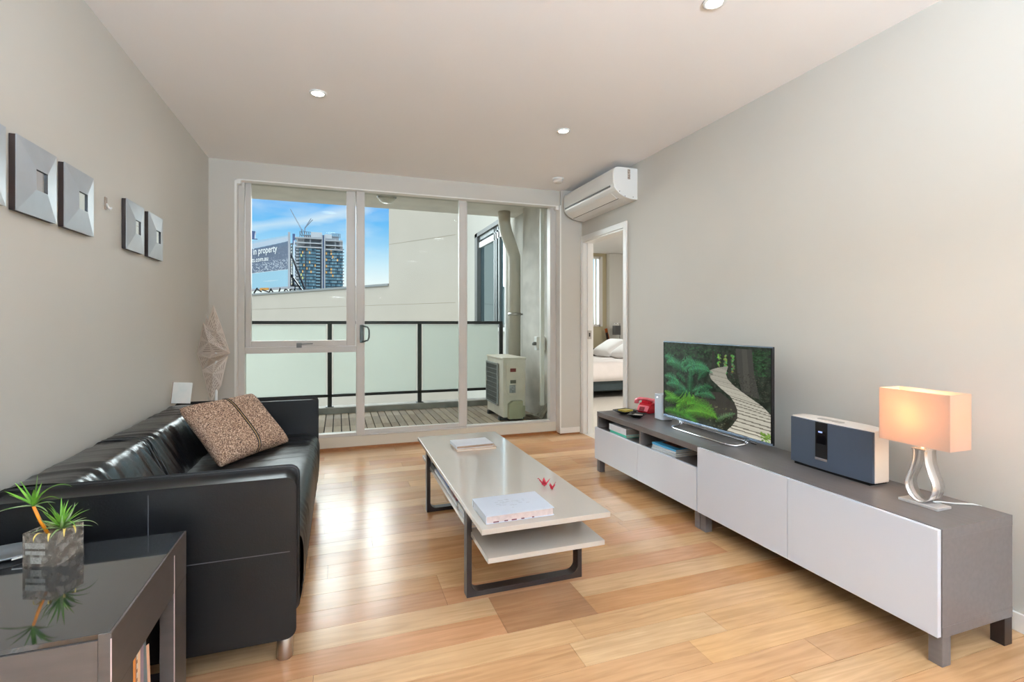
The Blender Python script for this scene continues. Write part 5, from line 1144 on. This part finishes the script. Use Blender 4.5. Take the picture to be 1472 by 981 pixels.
def crane_t(pts, label):
    t = thing('tower_crane', label, 'crane', tuple(pts[0]), 'cranes on the tower roof'); w = MB()
    a, b = pts[0], pts[1]; n = 14; s = .8
    for sx_, sz_ in ((-s/2, 0), (s/2, 0), (0, s*.8)): w.bar(a+Vector((sx_, 0, sz_)), b+Vector((sx_, 0, sz_))*.3, .22)
    for i in range(n):
        p, q = a.lerp(b, i/n), a.lerp(b, (i+1)/n); w.bar(p+Vector((-s/2, 0, 0)), q+Vector((s/2, 0, 0)), .15)
    mkobj('jib', w, mat('crane_grey', (110, 120, 136), .5), t); w = MB().bar(pts[2], pts[0], .8).bar(pts[0]+Vector((0, 0, 0)), pts[3], .5); mkobj('mast', w, bpy.data.materials['crane_grey'], t)
crane_t([at(433.5, 330, D=DT), at(417.5, 301, D=DT), at(433.5, 336, D=DT), at(437, 332, D=DT)], 'luffing crane with long jib leaning left above the tower')
crane_t([at(438.5, 328, D=DT+20), at(447, 314.5, D=DT+20), at(438, 336, D=DT+20), at(449.5, 316, D=DT+20)], 'smaller luffing crane with jib leaning right above the tower')
# striped construction hoist and diagonal black steelwork right of the billboard
DH = 60.0; t = thing('construction_hoist', 'striped yellow and grey construction hoist between billboard and tower', 'hoist', tuple(at(419, 410, D=DH)))
w = MB(); w.bar(at(417.5, 425, D=DH), at(417.5, 350, D=DH), .12); w.bar(at(420.6, 425, D=DH), at(420.6, 350, D=DH), .12)
for i in range(16): v = 421-4.6*i; w.bar(at(417.5, v, D=DH), at(420.6, v-2, D=DH), .12)
mkobj('mast', w, mat('hoist_grey', (84, 92, 100), .6), t); w = MB()
for i in range(14): v = 419-4.6*i; a, b = at(417.9, v, D=DH+.3), at(420.3, v-2.2, D=DH+.3); w.box(a.x, b.x, a.y, a.y+.2, a.z, b.z, 1 if i % 3 == 2 else 0)
mkobj('panels', w, [mat('hoist_white', (226, 230, 226), .6), mat('hoist_yellow', (216, 190, 80), .6)], t)
t = MB()
for a, b in (((418, 365), (440, 420)), ((416, 392), (436, 420)), ((414, 411), (432, 412)), ((416, 420), (422, 408)), ((424, 420), (420, 395))): t.bar(at(*a, D=50), at(*b, D=50), .16)
t.bar(at(418, 365, D=50), at(418, 425, D=50), .14)
tag(mkobj('steel_bracing', t, M['black']), 'black diagonal steel bracing just right of the billboard', 'steelwork')
# ================================================================ LIGHT
wd = bpy.data.worlds.new('world'); SC.world = wd; wd.use_nodes = True; nt = wd.node_tree; nt.nodes.clear(); N = nt.nodes; L = nt.links
o = N.new('ShaderNodeOutputWorld'); bg = N.new('ShaderNodeBackground'); L.new(bg.outputs[0], o.inputs[0])
tc = N.new('ShaderNodeTexCoord'); sx = N.new('ShaderNodeSeparateXYZ'); L.new(tc.outputs['Generated'], sx.inputs[0])
r = N.new('ShaderNodeValToRGB'); L.new(sx.outputs['Z'], r.inputs[0]); e = r.color_ramp.elements
e[0].position = 0; e[0].color = (*lin((206, 204, 196)), 1); e[1].position = 1; e[1].color = (TOP, TOP*1.0, TOP*1.02, 1)
for p_, c_ in ((.02, (246, 248, 250)), (.075, (244, 250, 253)), (.115, (206, 234, 251)), (.15, (158, 211, 250)), (.19, (112, 190, 250)), (.235, (78, 168, 249)), (.29, (84, 170, 248))): q = e.new(p_); q.color = (*lin(c_), 1)
q = e.new(.45); q.color = (TOP*.85, TOP*.88, TOP*.9, 1)
# streak of high cloud
def M_(op, a, b=None, c=None):
    n = N.new('ShaderNodeMath'); n.operation = op
    for i, v in enumerate((a, b, c)):
        if v is None: continue
        if isinstance(v, (int, float)): n.inputs[i].default_value = v
        else: L.new(v, n.inputs[i])
    return n.outputs[0]
ymx = M_('MAXIMUM', sx.outputs['Y'], .05); az = M_('DIVIDE', sx.outputs['X'], ymx); el = M_('DIVIDE', sx.outputs['Z'], ymx)
def ae(u, v): d = dirn(u, v); return d.x/d.y, d.z/d.y
a1_, e1_ = ae(361, 332); a2_, e2_ = ae(498, 300); sl_ = (e2_-e1_)/(a2_-a1_)
line = M_('SUBTRACT', el, M_('ADD', M_('MULTIPLY', az, sl_), e1_-sl_*a1_))
nz = N.new('ShaderNodeTexNoise'); mp = N.new('ShaderNodeMapping'); mp.inputs['Scale'].default_value = (3, 3, 9); L.new(tc.outputs['Generated'], mp.inputs[0]); L.new(mp.outputs[0], nz.inputs[0]); nz.inputs['Scale'].default_value = 2.2; nz.inputs['Detail'].default_value = 6
line = M_('ADD', line, M_('MULTIPLY', M_('SUBTRACT', nz.outputs[0], .5), .05))
st_ = M_('SUBTRACT', 1, M_('DIVIDE', M_('ABSOLUTE', line), .016)); st_ = M_('MAXIMUM', st_, 0); st_ = M_('MULTIPLY', M_('POWER', st_, .8), .55)
cl = N.new('ShaderNodeMapRange'); cl.inputs['From Min'].default_value = .52; cl.inputs['From Max'].default_value = .72; cl.inputs['To Max'].default_value = .35; L.new(nz.outputs[0], cl.inputs['Value'])
fac = M_('MINIMUM', M_('ADD', st_, cl.outputs[0]), .8)
mx = N.new('ShaderNodeMix'); mx.data_type = 'RGBA'; L.new(fac, mx.inputs['Factor']); L.new(r.outputs[0], mx.inputs['A']); mx.inputs['B'].default_value = (*lin((236, 242, 250)), 1)
L.new(mx.outputs['Result'], bg.inputs[0]); bg.inputs[1].default_value = WS
sn = bpy.data.lights.new('sun', 'SUN'); sn.energy = SUN; sn.angle = math.radians(50); sn.color = (1, .97, .92); so_ = bpy.data.objects.new('sun', sn); COL.objects.link(so_)
so_.rotation_euler = Vector((.35, 1.0, -1.15)).to_track_quat('-Z', 'Y').to_euler(); so_.location = (0, 8, 12)
# cool fill area light added at the rear wall, which has no window
l = bpy.data.lights.new('rear_fill_light', 'AREA'); l.shape = 'RECTANGLE'; l.size = 2.6; l.size_y = 1.9; l.energy = PEN; l.color = (.72, .87, 1); o_ = bpy.data.objects.new('rear_fill_light', l); COL.objects.link(o_); o_.location = (.7, YF+.03, 1.35); o_.rotation_euler = (PI/2, 0, 0)
for (x, y) in ((.0, -1.7), (1.0, -1.7)):  # stands added out of view to brighten the ceiling and room
    t = thing('fill_uplighter', 'white uplight stand added behind the viewpoint as unseen fill', 'lamp', (x, y, 0), 'added fill lights')
    mkobj('base', MB().lathe([(0, 0), (.14, 0), (.14, .02), (.02, .03), (0, .03)], (x, y, 0), 28), M['cwhite'], t)
    mkobj('pole', MB().tube([(x, y, .02), (x, y, 1.62)], .012, 10), M['cwhite'], t)
    mkobj('bowl', MB().lathe([(0, 0), (.04, .005), (.12, .05), (.17, .12), (.165, .12), (.115, .055), (.035, .012), (0, .01)], (x, y, 1.6), 32), M['cwhite'], t)
    l = bpy.data.lights.new('fill_up', 'AREA'); l.shape = 'DISK'; l.size = .28; l.energy = UP; l.color = (.65, .83, 1); o_ = bpy.data.objects.new('fill_up_light', l); COL.objects.link(o_); o_.location = (x, y, 1.73); o_.rotation_euler = (PI-.06, 0, 0); o_.parent = t; o_.matrix_parent_inverse = t.matrix_basis.inverted()
# soft low sun added to strengthen the light entering through the balcony glazing
sn2 = bpy.data.lights.new('window_fill_sun', 'SUN'); sn2.energy = S2; sn2.angle = math.radians(60); sn2.color = (.96, .98, 1); s2 = bpy.data.objects.new('window_fill_sun', sn2); COL.objects.link(s2)
s2.rotation_euler = Vector((.15, -1.0, -.38)).to_track_quat('-Z', 'Y').to_euler(); s2.location = (-3, 20, 9)
l = bpy.data.lights.new('bedroom', 'AREA'); l.shape = 'DISK'; l.size = .9; l.energy = BED; l.color = (1, .95, .9); o_ = bpy.data.objects.new('bedroom_fill_light', l); COL.objects.link(o_); o_.location = (4.4, 4.6, HC-.03)  # fill light added to brighten the bedroom, no fitting modelled
vs = SC.view_settings; vs.view_transform = 'Standard'; vs.look = 'None'; vs.exposure = EXPO; vs.gamma = 1; vs.use_curve_mapping = False
SC.display_settings.display_device = 'sRGB'
SC.cycles.max_bounces = 12; SC.cycles.diffuse_bounces = 6; SC.cycles.glossy_bounces = 5; SC.cycles.transparent_max_bounces = 12; SC.cycles.use_denoising = True; SC.cycles.sample_clamp_indirect = 8
SC.cycles.caustics_reflective = False; SC.cycles.caustics_refractive = False
